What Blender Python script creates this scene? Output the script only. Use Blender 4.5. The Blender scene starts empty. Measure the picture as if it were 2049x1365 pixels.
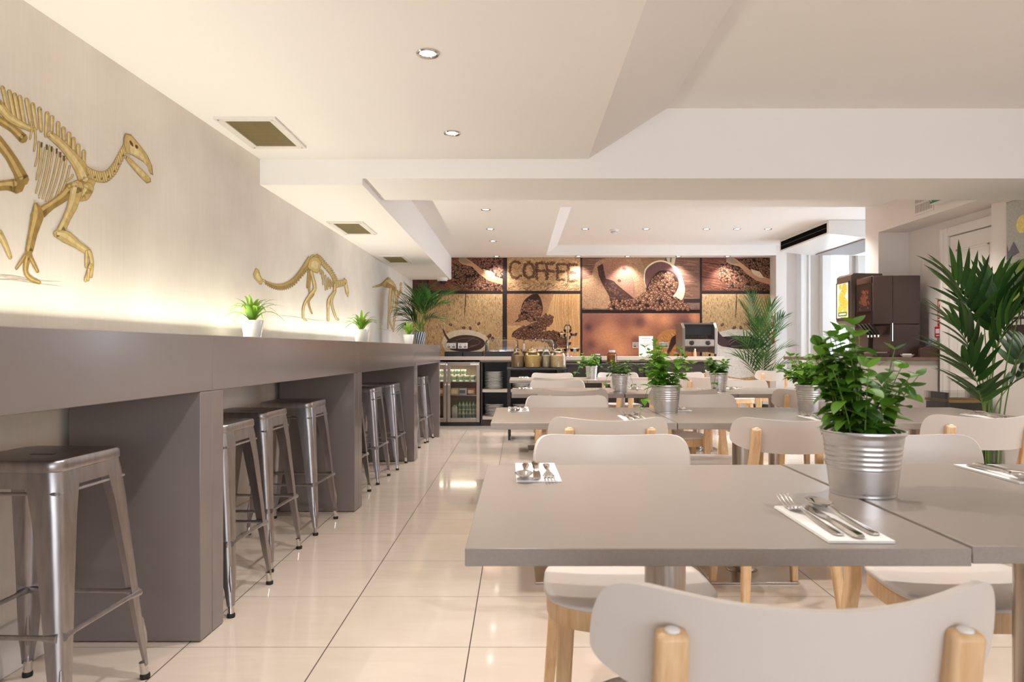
import bpy, bmesh, math, random
from mathutils import Vector, Matrix
from math import sin, cos, pi, sqrt, radians

# ------------------------------------------------------------------ camera, world, exposure, large lights
S = bpy.context.scene
COL = S.collection
FPX, VX, VY, CH = 1391.0, 1037.0, 700.0, 1.06      # focal length (px), vanishing point, lens height (m)
cd = bpy.data.cameras.new('camera'); cam = bpy.data.objects.new('camera', cd); COL.objects.link(cam)
cam.location = (0, 0, CH); cam.rotation_euler = (pi/2, 0, 0)
cd.sensor_width = 36.0; cd.lens = 36.0*FPX/2049.0
cd.shift_x = -(VX-1024.5)/2049.0; cd.shift_y = (VY-682.5)/2049.0
cd.clip_start = 0.05
cd.dof.use_dof = True; cd.dof.focus_distance = 4.2; cd.dof.aperture_fstop = 8.0
S.camera = cam

W = bpy.data.worlds.new('sky'); S.world = W; W.use_nodes = True
bg = W.node_tree.nodes['Background']
bg.inputs['Color'].default_value = (0.80, 0.90, 1.0, 1); bg.inputs['Strength'].default_value = 3.0
S.view_settings.view_transform = 'Standard'; S.view_settings.look = 'None'
S.view_settings.gamma = 1.0; S.view_settings.use_curve_mapping = False
S.view_settings.exposure = -0.25

WARM = (1.0, 0.955, 0.91); DAY = (0.66, 0.82, 1.0); LEDC = (1.0, 0.96, 0.80)
def area(name, loc, rot, sx, sy, e, col, spread=pi):
    l = bpy.data.lights.new(name, 'AREA'); l.shape = 'RECTANGLE'; l.size = sx; l.size_y = sy
    l.energy = e; l.color = col; l.spread = spread
    o = bpy.data.objects.new(name, l); COL.objects.link(o); o.location = loc; o.rotation_euler = rot
    return o
area('street_fill', (1.2, -3.75, 1.15), (pi/2+radians(52), 0, 0), 4.6, 1.7, 178, (0.95, 0.96, 1.0))          # fill added at the unseen shopfront behind the lens, tilted up to brighten the ceiling
area('daylight_bay_side', (5.85, 8.6, 1.75), (pi/2, 0, pi/2), 2.6, 1.6, 190, DAY)                      # side sash of the bay
area('daylight_bay_end', (4.72, 10.75, 1.75), (-pi/2, 0, 0), 0.9, 1.7, 80, DAY)                        # end sash of the bay
SPOT_E, WASH_E, LED_E = 46.0, 20.0, 5.6

# ------------------------------------------------------------------ helpers
def at(px, py, d):
    return Vector(((px-VX)/FPX*d, d, CH-(py-VY)/FPX*d))

class MB:
    def __init__(s): s.v = []; s.f = []; s.m = []; s.sm = []; s.c = []
    def add(s, vs, fs, mat=0, smooth=False, col=None):
        b = len(s.v); s.v += [tuple(p) for p in vs]
        for f in fs:
            s.f.append(tuple(b+i for i in f)); s.m.append(mat); s.sm.append(smooth); s.c.append(col)
        return s
    def box(s, x0, x1, y0, y1, z0, z1, mat=0):
        return s.hexa([(x0,y0),(x1,y0),(x1,y1),(x0,y1)], z0, z1, mat)
    def hexa(s, p, z0, z1, mat=0):           # vertical prism over any plan polygon (counter-clockwise)
        n = len(p); vs = [(x,y,z0) for x,y in p]+[(x,y,z1) for x,y in p]
        fs = [tuple(range(n-1,-1,-1)), tuple(range(n,2*n))]+[(i,(i+1)%n,n+(i+1)%n,n+i) for i in range(n)]
        return s.add(vs, fs, mat)
    def prism_y(s, p, y0, y1, mat=0):        # polygon in (x,z) pushed along y
        n = len(p); vs = [(x,y0,z) for x,z in p]+[(x,y1,z) for x,z in p]
        fs = [tuple(range(n)), tuple(range(2*n-1,n-1,-1))]+[((i+1)%n,i,n+i,n+(i+1)%n) for i in range(n)]
        return s.add(vs, fs, mat)
    def loft(s, rings, mat=0, smooth=True, caps=True, closed=True):
        n = len(rings[0]); vs = [p for r in rings for p in r]; fs = []
        for k in range(len(rings)-1):
            for i in range(n if closed else n-1):
                j = (i+1) % n
                fs.append((k*n+i, k*n+j, (k+1)*n+j, (k+1)*n+i))
        if caps and closed:
            fs.append(tuple(range(n-1,-1,-1))); fs.append(tuple(range((len(rings)-1)*n, len(rings)*n)))
        return s.add(vs, fs, mat, smooth)
    def lathe(s, prof, n=28, c=(0,0,0), mat=0, caps=True):
        rings = [[(c[0]+r*cos(2*pi*i/n), c[1]+r*sin(2*pi*i/n), c[2]+z) for i in range(n)] for r, z in prof]
        return s.loft(rings, mat, True, caps)
    def tube(s, pts, r, n=10, mat=0, caps=True):
        pts = [Vector(p) for p in pts]; R = r if isinstance(r,(list,tuple)) else [r]*len(pts)
        rings = []; up = None
        for i, p in enumerate(pts):
            t = (pts[min(i+1,len(pts)-1)]-pts[max(i-1,0)]).normalized()
            if up is None:
                up = Vector((0,0,1)) if abs(t.z) < .9 else Vector((1,0,0))
            a = t.cross(up).normalized(); b = a.cross(t).normalized(); up = b
            rings.append([p+a*(R[i]*cos(2*pi*k/n))+b*(R[i]*sin(2*pi*k/n)) for k in range(n)])
        rings = [list(reversed(q)) for q in rings]
        return s.loft(rings, mat, True, caps)
    def bar(s, pts, ws, mat=0, xdir=(1,0,0)):  # rectangular section along a path; ws = [(w,h)]
        pts = [Vector(p) for p in pts]; X = Vector(xdir); rings = []
        for i, p in enumerate(pts):
            t = (pts[min(i+1,len(pts)-1)]-pts[max(i-1,0)]).normalized()
            a = (X-t*X.dot(t)).normalized(); b = t.cross(a).normalized(); w, h = ws[i] if isinstance(ws,list) else ws
            rings.append([p+a*w/2+b*h/2, p-a*w/2+b*h/2, p-a*w/2-b*h/2, p+a*w/2-b*h/2])
        return s.loft(rings, mat, False)
    def build(s, name, mats, parent=None, bevel=0, seg=2, sharp=35, loc=None, fix=True):
        me = bpy.data.meshes.new(name); me.from_pydata(s.v, [], s.f); 
        if not isinstance(mats,(list,tuple)): mats = [mats]
        for m in mats: me.materials.append(m)
        me.polygons.foreach_set('material_index', s.m)
        if any(c is not None for c in s.c):
            ca = me.color_attributes.new('print', 'FLOAT_COLOR', 'CORNER'); buf = []
            for f, c in zip(s.f, s.c): buf += list((c or (1,1,1))[:3]+(1.0,))*len(f)
            ca.data.foreach_set('color', buf)
            fix = False
        if fix:
            b = bmesh.new(); b.from_mesh(me); bmesh.ops.recalc_face_normals(b, faces=b.faces); b.to_mesh(me); b.free()
        if any(s.sm) or bevel:
            me.polygons.foreach_set('use_smooth', [True]*len(s.f))
            me.set_sharp_from_angle(angle=radians(sharp))
        me.update()
        o = bpy.data.objects.new(name, me); COL.objects.link(o)
        if parent: o.parent = parent
        if loc: o.location = loc
        if bevel:
            md = o.modifiers.new('bevel','BEVEL'); md.width = bevel; md.segments = seg; md.limit_method = 'ANGLE'; md.angle_limit = radians(40)
            md.harden_normals = False
        return o

def tag(o, label, cat, group=None):
    o['label'] = label; o['category'] = cat
    if group: o['group'] = group
    return o
def thing(name, label, cat, loc=(0,0,0), rz=0, group=None):
    o = bpy.data.objects.new(name, None); COL.objects.link(o); o.location = loc; o.rotation_euler = (0,0,rz)
    o.empty_display_size = .05
    return tag(o, label, cat, group)
def struct(o): o['kind'] = 'structure'; return o
def copy_tree(o, parent=None):
    c = o.copy(); COL.objects.link(c)
    if parent: c.parent = parent
    for ch in list(o.children): copy_tree(ch, c)
    return c
PROTO = {}
def inst(key, builder, label, cat, loc, rz=0, group=None, scale=None):
    """first call builds the thing; later calls copy it and its parts"""
    if key not in PROTO: o = PROTO[key] = builder()
    else: o = copy_tree(PROTO[key])
    o.location = loc; o.rotation_euler = (0,0,rz)
    if scale: o.scale = (scale,)*3
    if 'group' in o: del o['group']
    return tag(o, label, cat, group)
def root(name):
    o = bpy.data.objects.new(name, None); COL.objects.link(o); o.empty_display_size = .05; return o

# ------------------------------------------------------------------ materials
def srgb(r, g, b):
    f = lambda c: (c/255/12.92 if c/255 <= .04045 else ((c/255+.055)/1.055)**2.4)
    return (f(r), f(g), f(b))
def mat(name, col, rough=.5, metal=0, spec=.5, noise=None, bump=None, coat=0, aniso=0):
    m = bpy.data.materials.new(name); m.use_nodes = True; n = m.node_tree.nodes; L = m.node_tree.links
    p = n['Principled BSDF']; p.inputs['Base Color'].default_value = (*col,1); p.inputs['Roughness'].default_value = rough
    p.inputs['Metallic'].default_value = metal; p.inputs['Specular IOR Level'].default_value = spec
    p.inputs['Coat Weight'].default_value = coat; p.inputs['Coat Roughness'].default_value = .08
    if noise:      # (scale, amount, stretch xyz)
        sc, am, st = noise
        tc = n.new('ShaderNodeTexCoord'); mp = n.new('ShaderNodeMapping'); mp.inputs['Scale'].default_value = st
        nz = n.new('ShaderNodeTexNoise'); nz.inputs['Scale'].default_value = sc; nz.inputs['Detail'].default_value = 5
        mr = n.new('ShaderNodeMapRange'); mr.inputs[1].default_value = .3; mr.inputs[2].default_value = .7; mr.inputs[3].default_value = 1-am; mr.inputs[4].default_value = 1+am
        mx = n.new('ShaderNodeVectorMath'); mx.operation = 'SCALE'; mx.inputs[0].default_value = col
        L.new(tc.outputs['Object'], mp.inputs[0]); L.new(mp.outputs[0], nz.inputs['Vector']); L.new(nz.outputs[0], mr.inputs[0])
        L.new(mr.outputs[0], mx.inputs['Scale']); L.new(mx.outputs[0], p.inputs['Base Color'])
        if bump:
            bp = n.new('ShaderNodeBump'); bp.inputs['Strength'].default_value = bump; bp.inputs['Distance'].default_value = .002
            L.new(nz.outputs[0], bp.inputs['Height']); L.new(bp.outputs[0], p.inputs['Normal'])
    return m
def emit(name, col, e):
    m = bpy.data.materials.new(name); m.use_nodes = True; n = m.node_tree.nodes
    p = n['Principled BSDF']; p.inputs['Base Color'].default_value = (*col,1); p.inputs['Emission Color'].default_value = (*col,1); p.inputs['Emission Strength'].default_value = e
    return m
def thin_glass(name, tint=(1,1,1), refl=1.0, rough=.02):
    m = bpy.data.materials.new(name); m.use_nodes = True; n = m.node_tree.nodes; L = m.node_tree.links
    n.remove(n['Principled BSDF']); out = n['Material Output']
    t = n.new('ShaderNodeBsdfTransparent'); t.inputs[0].default_value = (*tint,1)
    g = n.new('ShaderNodeBsdfGlossy'); g.inputs['Roughness'].default_value = rough
    fr = n.new('ShaderNodeFresnel'); fr.inputs[0].default_value = 1.5
    k = n.new('ShaderNodeMath'); k.operation = 'MULTIPLY'; k.inputs[1].default_value = refl
    mx = n.new('ShaderNodeMixShader'); L.new(fr.outputs[0], k.inputs[0]); L.new(k.outputs[0], mx.inputs[0]); L.new(t.outputs[0], mx.inputs[1]); L.new(g.outputs[0], mx.inputs[2])
    L.new(mx.outputs[0], out.inputs[0]); return m
def print_mat(name, rough=.6, grain=60, am=.12):
    m = bpy.data.materials.new(name); m.use_nodes = True; n = m.node_tree.nodes; L = m.node_tree.links
    p = n['Principled BSDF']; p.inputs['Roughness'].default_value = rough; p.inputs['Specular IOR Level'].default_value = .25
    a = n.new('ShaderNodeVertexColor'); a.layer_name = 'print'
    tc = n.new('ShaderNodeTexCoord'); nz = n.new('ShaderNodeTexNoise'); nz.inputs['Scale'].default_value = grain; nz.inputs['Detail'].default_value = 4
    mr = n.new('ShaderNodeMapRange'); mr.inputs[1].default_value = .3; mr.inputs[2].default_value = .7; mr.inputs[3].default_value = 1-am; mr.inputs[4].default_value = 1+am
    mx = n.new('ShaderNodeVectorMath'); mx.operation = 'SCALE'
    L.new(tc.outputs['Object'], nz.inputs['Vector']); L.new(nz.outputs[0], mr.inputs[0]); L.new(a.outputs[0], mx.inputs[0]); L.new(mr.outputs[0], mx.inputs['Scale']); L.new(mx.outputs[0], p.inputs['Base Color'])
    return m
def leaf_mat(name, c1, c2, trans=.35, rough=.45):
    m = bpy.data.materials.new(name); m.use_nodes = True; n = m.node_tree.nodes; L = m.node_tree.links
    p = n['Principled BSDF']; p.inputs['Roughness'].default_value = rough; p.inputs['Specular IOR Level'].default_value = .4
    g = n.new('ShaderNodeNewGeometry'); r = n.new('ShaderNodeMix'); r.data_type = 'RGBA'
    r.inputs[6].default_value = (*c1,1); r.inputs[7].default_value = (*c2,1); L.new(g.outputs['Random Per Island'], r.inputs[0])
    L.new(r.outputs[2], p.inputs['Base Color'])
    t = n.new('ShaderNodeBsdfTranslucent'); L.new(r.outputs[2], t.inputs[0]); mx = n.new('ShaderNodeMixShader'); mx.inputs[0].default_value = trans
    L.new(p.outputs[0], mx.inputs[1]); L.new(t.outputs[0], mx.inputs[2]); L.new(mx.outputs[0], n['Material Output'].inputs[0])
    return m
def wood_mat(name, c1, c2, axis_scale=(14,14,1.2), rough=.42, rot=(0,0,0)):
    m = bpy.data.materials.new(name); m.use_nodes = True; n = m.node_tree.nodes; L = m.node_tree.links
    p = n['Principled BSDF']; p.inputs['Roughness'].default_value = rough
    tc = n.new('ShaderNodeTexCoord'); mp = n.new('ShaderNodeMapping'); mp.inputs['Scale'].default_value = axis_scale; mp.inputs['Rotation'].default_value = rot
    nz = n.new('ShaderNodeTexNoise'); nz.inputs['Scale'].default_value = 6; nz.inputs['Detail'].default_value = 6; nz.inputs['Distortion'].default_value = .6
    r = n.new('ShaderNodeMix'); r.data_type = 'RGBA'; r.inputs[6].default_value = (*c1,1); r.inputs[7].default_value = (*c2,1)
    mr = n.new('ShaderNodeMapRange'); mr.inputs[1].default_value = .3; mr.inputs[2].default_value = .7
    L.new(tc.outputs['Object'], mp.inputs[0]); L.new(mp.outputs[0], nz.inputs['Vector']); L.new(nz.outputs[0], mr.inputs[0]); L.new(mr.outputs[0], r.inputs[0]); L.new(r.outputs[2], p.inputs['Base Color'])
    return m
def tile_mat():
    m = bpy.data.materials.new('polished_tile'); m.use_nodes = True; n = m.node_tree.nodes; L = m.node_tree.links
    p = n['Principled BSDF']; p.inputs['Specular IOR Level'].default_value = .55
    tc = n.new('ShaderNodeTexCoord'); sp = n.new('ShaderNodeSeparateXYZ'); L.new(tc.outputs['Object'], sp.inputs[0])
    def math(op, a, b=None):
        k = n.new('ShaderNodeMath'); k.operation = op
        for i, q in enumerate((a, b)):
            if q is None: continue
            if isinstance(q,(int,float)): k.inputs[i].default_value = q
            else: L.new(q, k.inputs[i])
        return k.outputs[0]
    T = .508
    def line(co, off, half):
        u = math('DIVIDE', math('SUBTRACT', co, off), T); f = math('FRACT', u)
        d = math('MINIMUM', f, math('SUBTRACT', 1.0, f)); return math('LESS_THAN', d, half/T), math('FLOOR', u)
    lx, ix = line(sp.outputs[0], -.1735, .0021); ly, iy = line(sp.outputs[1], 2.4766, .0013)
    g = math('MAXIMUM', lx, ly)
    cb = n.new('ShaderNodeCombineXYZ'); L.new(ix, cb.inputs[0]); L.new(iy, cb.inputs[1])
    wn = n.new('ShaderNodeTexWhiteNoise'); wn.noise_dimensions = '3D'; L.new(cb.outputs[0], wn.inputs['Vector'])
    ad = n.new('ShaderNodeVectorMath'); ad.operation = 'ADD'; L.new(tc.outputs['Object'], ad.inputs[0]); L.new(wn.outputs['Color'], ad.inputs[1])
    mp = n.new('ShaderNodeMapping'); mp.inputs['Scale'].default_value = (2.2, 9, 1); mp.inputs['Rotation'].default_value = (0,0,.35); L.new(ad.outputs[0], mp.inputs[0])
    nz = n.new('ShaderNodeTexNoise'); nz.inputs['Scale'].default_value = 1.3; nz.inputs['Detail'].default_value = 5; nz.inputs['Distortion'].default_value = .8; L.new(mp.outputs[0], nz.inputs['Vector'])
    r = n.new('ShaderNodeMix'); r.data_type = 'RGBA'; r.inputs[6].default_value = (*srgb(200,184,169),1); r.inputs[7].default_value = (*srgb(216,201,187),1); L.new(nz.outputs[0], r.inputs[0])
    q = n.new('ShaderNodeMix'); q.data_type = 'RGBA'; q.inputs[7].default_value = (*srgb(70,58,48),1); L.new(r.outputs[2], q.inputs[6]); L.new(g, q.inputs[0]); L.new(q.outputs[2], p.inputs['Base Color'])
    ro = math('MULTIPLY_ADD', g, .5); 
    k = ro.node; k.inputs[2].default_value = .07
    L.new(ro, p.inputs['Roughness'])
    return m
def wallpaper_mat():
    m = bpy.data.materials.new('wallpaper'); m.use_nodes = True; n = m.node_tree.nodes; L = m.node_tree.links
    p = n['Principled BSDF']; p.inputs['Roughness'].default_value = .75; p.inputs['Specular IOR Level'].default_value = .2
    tc = n.new('ShaderNodeTexCoord')
    n1 = n.new('ShaderNodeTexNoise'); n1.inputs['Scale'].default_value = 2.2; n1.inputs['Detail'].default_value = 6
    mp = n.new('ShaderNodeMapping'); mp.inputs['Scale'].default_value = (60,60,3)
    n2 = n.new('ShaderNodeTexNoise'); n2.inputs['Scale'].default_value = 1.6; n2.inputs['Detail'].default_value = 4
    L.new(tc.outputs['Object'], n1.inputs['Vector']); L.new(tc.outputs['Object'], mp.inputs[0]); L.new(mp.outputs[0], n2.inputs['Vector'])
    ad = n.new('ShaderNodeMath'); ad.operation = 'MULTIPLY_ADD'; ad.inputs[1].default_value = .22; L.new(n2.outputs[0], ad.inputs[0]); L.new(n1.outputs[0], ad.inputs[2])
    mr = n.new('ShaderNodeMapRange'); mr.inputs[1].default_value = .35; mr.inputs[2].default_value = .85; L.new(ad.outputs[0], mr.inputs[0])
    r = n.new('ShaderNodeMix'); r.data_type = 'RGBA'; r.inputs[6].default_value = (*srgb(216,206,194),1); r.inputs[7].default_value = (*srgb(236,228,217),1)
    L.new(mr.outputs[0], r.inputs[0]); L.new(r.outputs[2], p.inputs['Base Color'])
    return m

M = dict(
 ceiling=mat('ceiling_paint', srgb(244,240,236), .7, spec=.2), wallpaint=mat('wall_paint', srgb(234,226,220), .65, spec=.25),
 trim=mat('white_gloss_paint', srgb(228,222,216), .35), wallpaper=wallpaper_mat(), tile=tile_mat(),
 bar=mat('grey_lacquer', srgb(124,115,112), .16, spec=.5, noise=(3,.03,(1,1,1))), bargap=mat('dark_gap', srgb(40,36,34), .6),
 table=mat('grey_laminate', srgb(152,141,132), .30, spec=.5, noise=(220,.05,(1,3,1))), tedge=mat('grey_laminate_edge', srgb(150,136,128), .45, noise=(180,.06,(1,3,3))),
 steel=mat('brushed_steel', srgb(190,182,174), .28, 1.0, noise=(5,.08,(40,40,1))), stool=mat('gunmetal_steel', srgb(172,168,168), .36, 1.0, noise=(9,.12,(6,6,1))),
 cutlery=mat('polished_steel', srgb(214,210,206), .12, 1.0), zinc=mat('galvanised_zinc', srgb(212,211,212), .27, 1.0, noise=(30,.07,(1,1,1))),
 chrome=mat('chrome', srgb(215,212,210), .1, 1.0), rubber=mat('black_rubber', srgb(24,22,22), .6),
 white=mat('white_lacquer', srgb(213,203,195), .33, spec=.45), plastic=mat('white_plastic', srgb(235,232,228), .3), ceramic=mat('white_ceramic', srgb(240,238,234), .15),
 wood=wood_mat('pale_ash', srgb(212,170,122), srgb(230,196,154)), napkin=mat('napkin_paper', srgb(244,240,236), .85, noise=(90,.03,(1,1,1)), bump=.3),
 soil=mat('soil', srgb(52,36,26), .95, noise=(60,.5,(1,1,1)), bump=1.0), dark=mat('dark_walnut_board', srgb(42,33,29), .4, noise=(4,.2,(2,2,20))),
 worktop=mat('stone_worktop', srgb(186,172,160), .3, noise=(120,.04,(1,1,1))), black=mat('black_plastic', srgb(22,20,20), .35), blackgloss=mat('black_gloss', srgb(18,16,16), .08),
 brown=mat('brown_machine_case', srgb(62,48,44), .25), greycase=mat('grey_machine_case', srgb(112,98,88), .3, .3),
 fridge=mat('fridge_steel', srgb(150,136,126), .35, .8), lens=emit('lamp_lens', (1.0,.93,.82), 25), stem=mat('green_stem', srgb(96,128,48), .5),
 glass=thin_glass('window_glass'), jar=thin_glass('jar_glass', (.97,.98,.97), 1.0), acrylic=thin_glass('clear_acrylic', (.96,.96,.95), 1.6),
 basil=leaf_mat('herb_leaf', srgb(46,92,22), srgb(112,160,50)), basil2=leaf_mat('herb_leaf_light', srgb(84,142,30), srgb(150,200,78)), palm=leaf_mat('palm_leaf', srgb(26,62,24), srgb(70,114,44), .22), bromel=leaf_mat('strap_leaf', srgb(86,140,36), srgb(168,206,84), .35),
 red=leaf_mat('red_bract', srgb(200,70,40), srgb(220,110,60), .3), redsign=mat('red_sign', srgb(190,44,36), .4), green=mat('exit_green', srgb(16,120,76), .35), olive=mat('grille_mesh', srgb(150,134,90), .6),
 led=emit('led_strip', LEDC, 3), pr=print_mat('printed_paper'), prw=print_mat('printed_wallpaper', .75, 40, .16), wicker=mat('wicker', srgb(150,118,80), .7, noise=(60,.3,(1,1,4)), bump=.8),
)
# ------------------------------------------------------------------ the room
def WX(y): return -1.669+.0364*(y-2.35) if y < 4.33 else -1.597+.00625*(y-4.33)
def BX(y): return -1.147+.0405*(y-2.6) if y < 6.68 else -.982+.0135*(y-6.68)     # front face of the bar
Y0, YB = -3.2, 10.25
struct(MB().box(-2.3, 6.0, Y0-.3, 10.6, -.1, 0).build('floor', M['tile']))
c = MB()
c.box(-2.3, .433, Y0-.1, 4.3, 2.24, 2.8).prism_y([(.433,2.24),(.92,2.553),(.92,2.8),(.433,2.8)], Y0-.1, 4.3).box(.92, 3.9, Y0-.1, 4.3, 2.553, 2.8)
c.box(-1.1, 3.9, 4.92, 6.62, 2.42, 2.8).box(-1.1, .40, 6.62, 10.35, 2.42, 2.8).prism_y([(.40,2.42),(.56,2.563),(.56,2.8),(.40,2.8)], 6.62, 10.0).box(.56, 6.0, 6.62, 10.0, 2.563, 2.8)
c.box(3.86, 6.0, 10.0, 10.5, 2.563, 2.8)
struct(c.build('ceiling', M['ceiling']))
struct(MB().box(-.964, 3.9, 4.3, 4.92, 2.12, 2.8).build('trim_1', M['ceiling']))                                    # beam across the room
struct(MB().hexa([(-1.75,4.3),(-.964,4.3),(-.985,10.12),(-1.75,10.12)], 2.08, 2.8).hexa([(-1.75,10.12),(-.985,10.12),(-.986,10.26),(-1.75,10.26)],2.10,2.8).build('trim_2', M['ceiling']))   # boxed duct over the bar
struct(MB().box(3.42, 3.9, 4.92, 6.6, 2.175, 2.8).build('trim_3', M['wallpaint']))                                   # boxing above the door
struct(MB().box(.40, 3.7095, 10.0, 10.2495, 2.42, 2.8).build('trim_4', M['ceiling']))                                    # bulkhead over the mural
ys = [Y0-.1, 4.33, 10.35]
w = MB()
for a, b in zip(ys, ys[1:]): w.hexa([(WX(a)-.15,a),(WX(a),a),(WX(b),b),(WX(b)-.15,b)], 0, 2.8)
struct(w.build('wall_left', M['wallpaper']))
w = MB()
for a, b in zip(ys, ys[1:]): w.hexa([(WX(a)-.01,a),(WX(a)+.016,a),(WX(b)+.016,b),(WX(b)-.01,b)], 0, .165)
struct(w.build('baseboard_left', M['trim'], bevel=.004))
# back wall with the alcove for the mural, the bay and its end sash
w = MB(); w.box(-1.75, 4.58, YB, YB+.15, 0, 2.8).box(4.58, 4.86, YB, YB+.15, 0, .97).box(4.58, 4.86, YB, YB+.15, 2.51, 2.8).box(4.86, 6.0, YB, YB+.15, 0, 2.8)
w.box(3.71, 3.86, 10.0, YB+.02, 0, 2.8)
struct(w.build('wall_back', M['wallpaint']))
w = MB(); w.box(4.10, 4.24, 10.10, YB+.01, .78, 2.57).box(4.24, 4.40, 10.17, YB+.01, .78, 2.57).box(4.40,4.5,10.05,YB+.01,.78,2.57).box(4.95, 5.12, 10.12, YB+.01, .78, 2.57)
w.box(4.10, 4.13, 10.085, 10.11, .78, 2.57).box(4.21, 4.24, 10.085, 10.11, .78, 2.57)
struct(w.build('trim_5', M['trim'], bevel=.004))                                                                     # shutter casings
struct(MB().box(3.87, 5.6, 9.98, YB+.01, .72, .775).box(3.87, 5.6, 10.05, YB+.01, 0, .72).box(4.48,4.50,10.035,10.06,.05,.70).box(4.1,4.12,10.035,10.06,.05,.70).build('trim_6', M['trim'], bevel=.004))   # window seat
o = struct(MB().box(4.54,4.59,10.2,10.33,.95,2.53).box(4.85,4.90,10.2,10.33,.95,2.53).box(4.59,4.85,10.2,10.33,2.47,2.53).box(4.59,4.85,10.15,10.33,.93,.99).build('window_1', M['trim'], bevel=.003))
MB().box(4.585,4.855,10.285,10.292,.985,2.475).build('pane', M['glass'], o)
w = MB(); w.box(5.6, 5.75, 6.62, 7.3, 0, 2.8).box(5.6,5.75,9.9,10.4,0,2.8).box(5.6,5.75,7.3,9.9,0,.8).box(5.6,5.75,7.3,9.9,2.5,2.8)
w.box(3.62, 3.9, Y0-.1, 5.32, 0, 2.8).box(3.71, 3.9, 5.32, 6.61, 0, 2.8).box(3.42, 3.9, 6.6, 6.85, 0, 2.8).box(3.9, 5.75, 6.6, 6.85, 0, 2.8)
struct(w.build('wall_right', M['wallpaint']))
o = struct(MB().box(5.62,5.7,7.3,7.36,.8,2.5).box(5.62,5.7,9.84,9.9,.8,2.5).box(5.62,5.7,8.56,8.64,.8,2.5).box(5.62,5.7,7.3,9.9,.8,.86).box(5.62,5.7,7.3,9.9,2.44,2.5).box(5.64,5.69,7.3,9.9,1.62,1.67).build('window_2', M['trim'], bevel=.003))
MB().box(5.66,5.667,7.34,9.86,.84,2.46).build('pane', M['glass'], o)
w = MB(); w.box(-2.3,-1.2,Y0-.15,Y0,0,2.8).box(3.5,3.9,Y0-.15,Y0,0,2.8).box(-1.2,3.5,Y0-.15,Y0,0,.55).box(-1.2,3.5,Y0-.15,Y0,2.45,2.8)
struct(w.build('wall_front', M['wallpaint']))
o = MB()
for x in (-1.2,.35,1.92,3.44): o.box(x,x+.06,Y0-.11,Y0-.04,.55,2.45)
o.box(-1.2,3.5,Y0-.11,Y0-.04,.55,.61).box(-1.2,3.5,Y0-.11,Y0-.04,2.39,2.45)
o = struct(o.build('window_3', M['trim'], bevel=.003)); MB().box(-1.18,3.48,Y0-.08,Y0-.073,.57,2.43).build('pane', M['glass'], o)
# door in the right wall
d = MB(); yA, yB = 5.38, 5.92; xw = 3.71
d.box(xw-.035, xw+.01, yA, yB, 0, 2.02)
o = struct(d.build('door_1', M['trim'], bevel=.004))
for y0, y1, z0, z1 in ((yA+.04,yB-.09,1.50,1.90),(yA+.04,yB-.09,.95,1.42),(yA+.04,yB-.09,.15,.85)):
    MB().box(xw-.041,xw-.03,y0,y1,z0,z0+.02).box(xw-.041,xw-.03,y0,y1,z1-.02,z1).box(xw-.041,xw-.03,y0,y0+.02,z0,z1).box(xw-.041,xw-.03,y1-.02,y1,z0,z1).build('panel_moulding', M['trim'], o, bevel=.004)
MB().box(xw-.055,xw+.01,yB+.002,yB+.075,0,2.1).box(xw-.07,xw+.01,yB+.055,yB+.085,0,2.1).box(xw-.055,xw+.01,5.322,yB+.002,2.025,2.1).build('architrave', M['trim'], o, bevel=.004)
# mouldings in the wall beside the door
struct(MB().box(3.60,3.63,4.4,5.32,0,.12).box(3.69,3.715,6.0,6.6,0,.12).build('baseboard_right', M['trim'], bevel=.003))

# ceiling grilles over the bar
def grille(y0, y1, x0, x1, z, label):
    sk = (y1-y0)*.0
    t = thing('ceiling_vent', label, 'vent', ((x0+x1)/2,(y0+y1)/2,z), 0.0, 'square vents along the bar')
    hx, hy = (x1-x0)/2, (y1-y0)/2; f = .042
    MB().box(-hx,hx,-hy,-hy+f,-.012,.002).box(-hx,hx,hy-f,hy,-.012,.002).box(-hx,-hx+f,-hy+f,hy-f,-.012,.002).box(hx-f,hx,-hy+f,hy-f,-.012,.002).build('vent_frame', M['trim'], t, bevel=.002)
    mesh = MB().box(-hx+f,hx-f,-hy+f,hy-f,-.001,.002)
    n = 26
    for i in range(n):
        x = -hx+f+(i+.5)*(2*hx-2*f)/n; mesh.box(x-.0012,x+.0012,-hy+f,hy-f,-.009,-.001)
    for i in range(int(n*hy/hx)):
        y = -hy+f+(i+.5)*(2*hy-2*f)/int(n*hy/hx); mesh.box(-hx+f,hx-f,y-.0012,y+.0012,-.008,-.001)
    mesh.build('mesh', M['olive'], t)
    for sx in (-1,1):
        for sy in (-1,1): MB().lathe([(.006,-.0125),(.006,-.0142),(.003,-.015)], 10, (sx*(hx-.02),sy*(hy-.02),0)).build('screw', M['steel'], t)
grille(3.515, 4.04, -1.545, -1.23, 2.24, 'nearest square ceiling vent with olive mesh beside the skeleton wall')
grille(5.52, 6.1, -1.525, -1.236, 2.08, 'middle ceiling vent with olive mesh under the boxed duct')
grille(7.51, 8.10, -1.52, -1.23, 2.08, 'farthest ceiling vent with olive mesh under the boxed duct')

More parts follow.
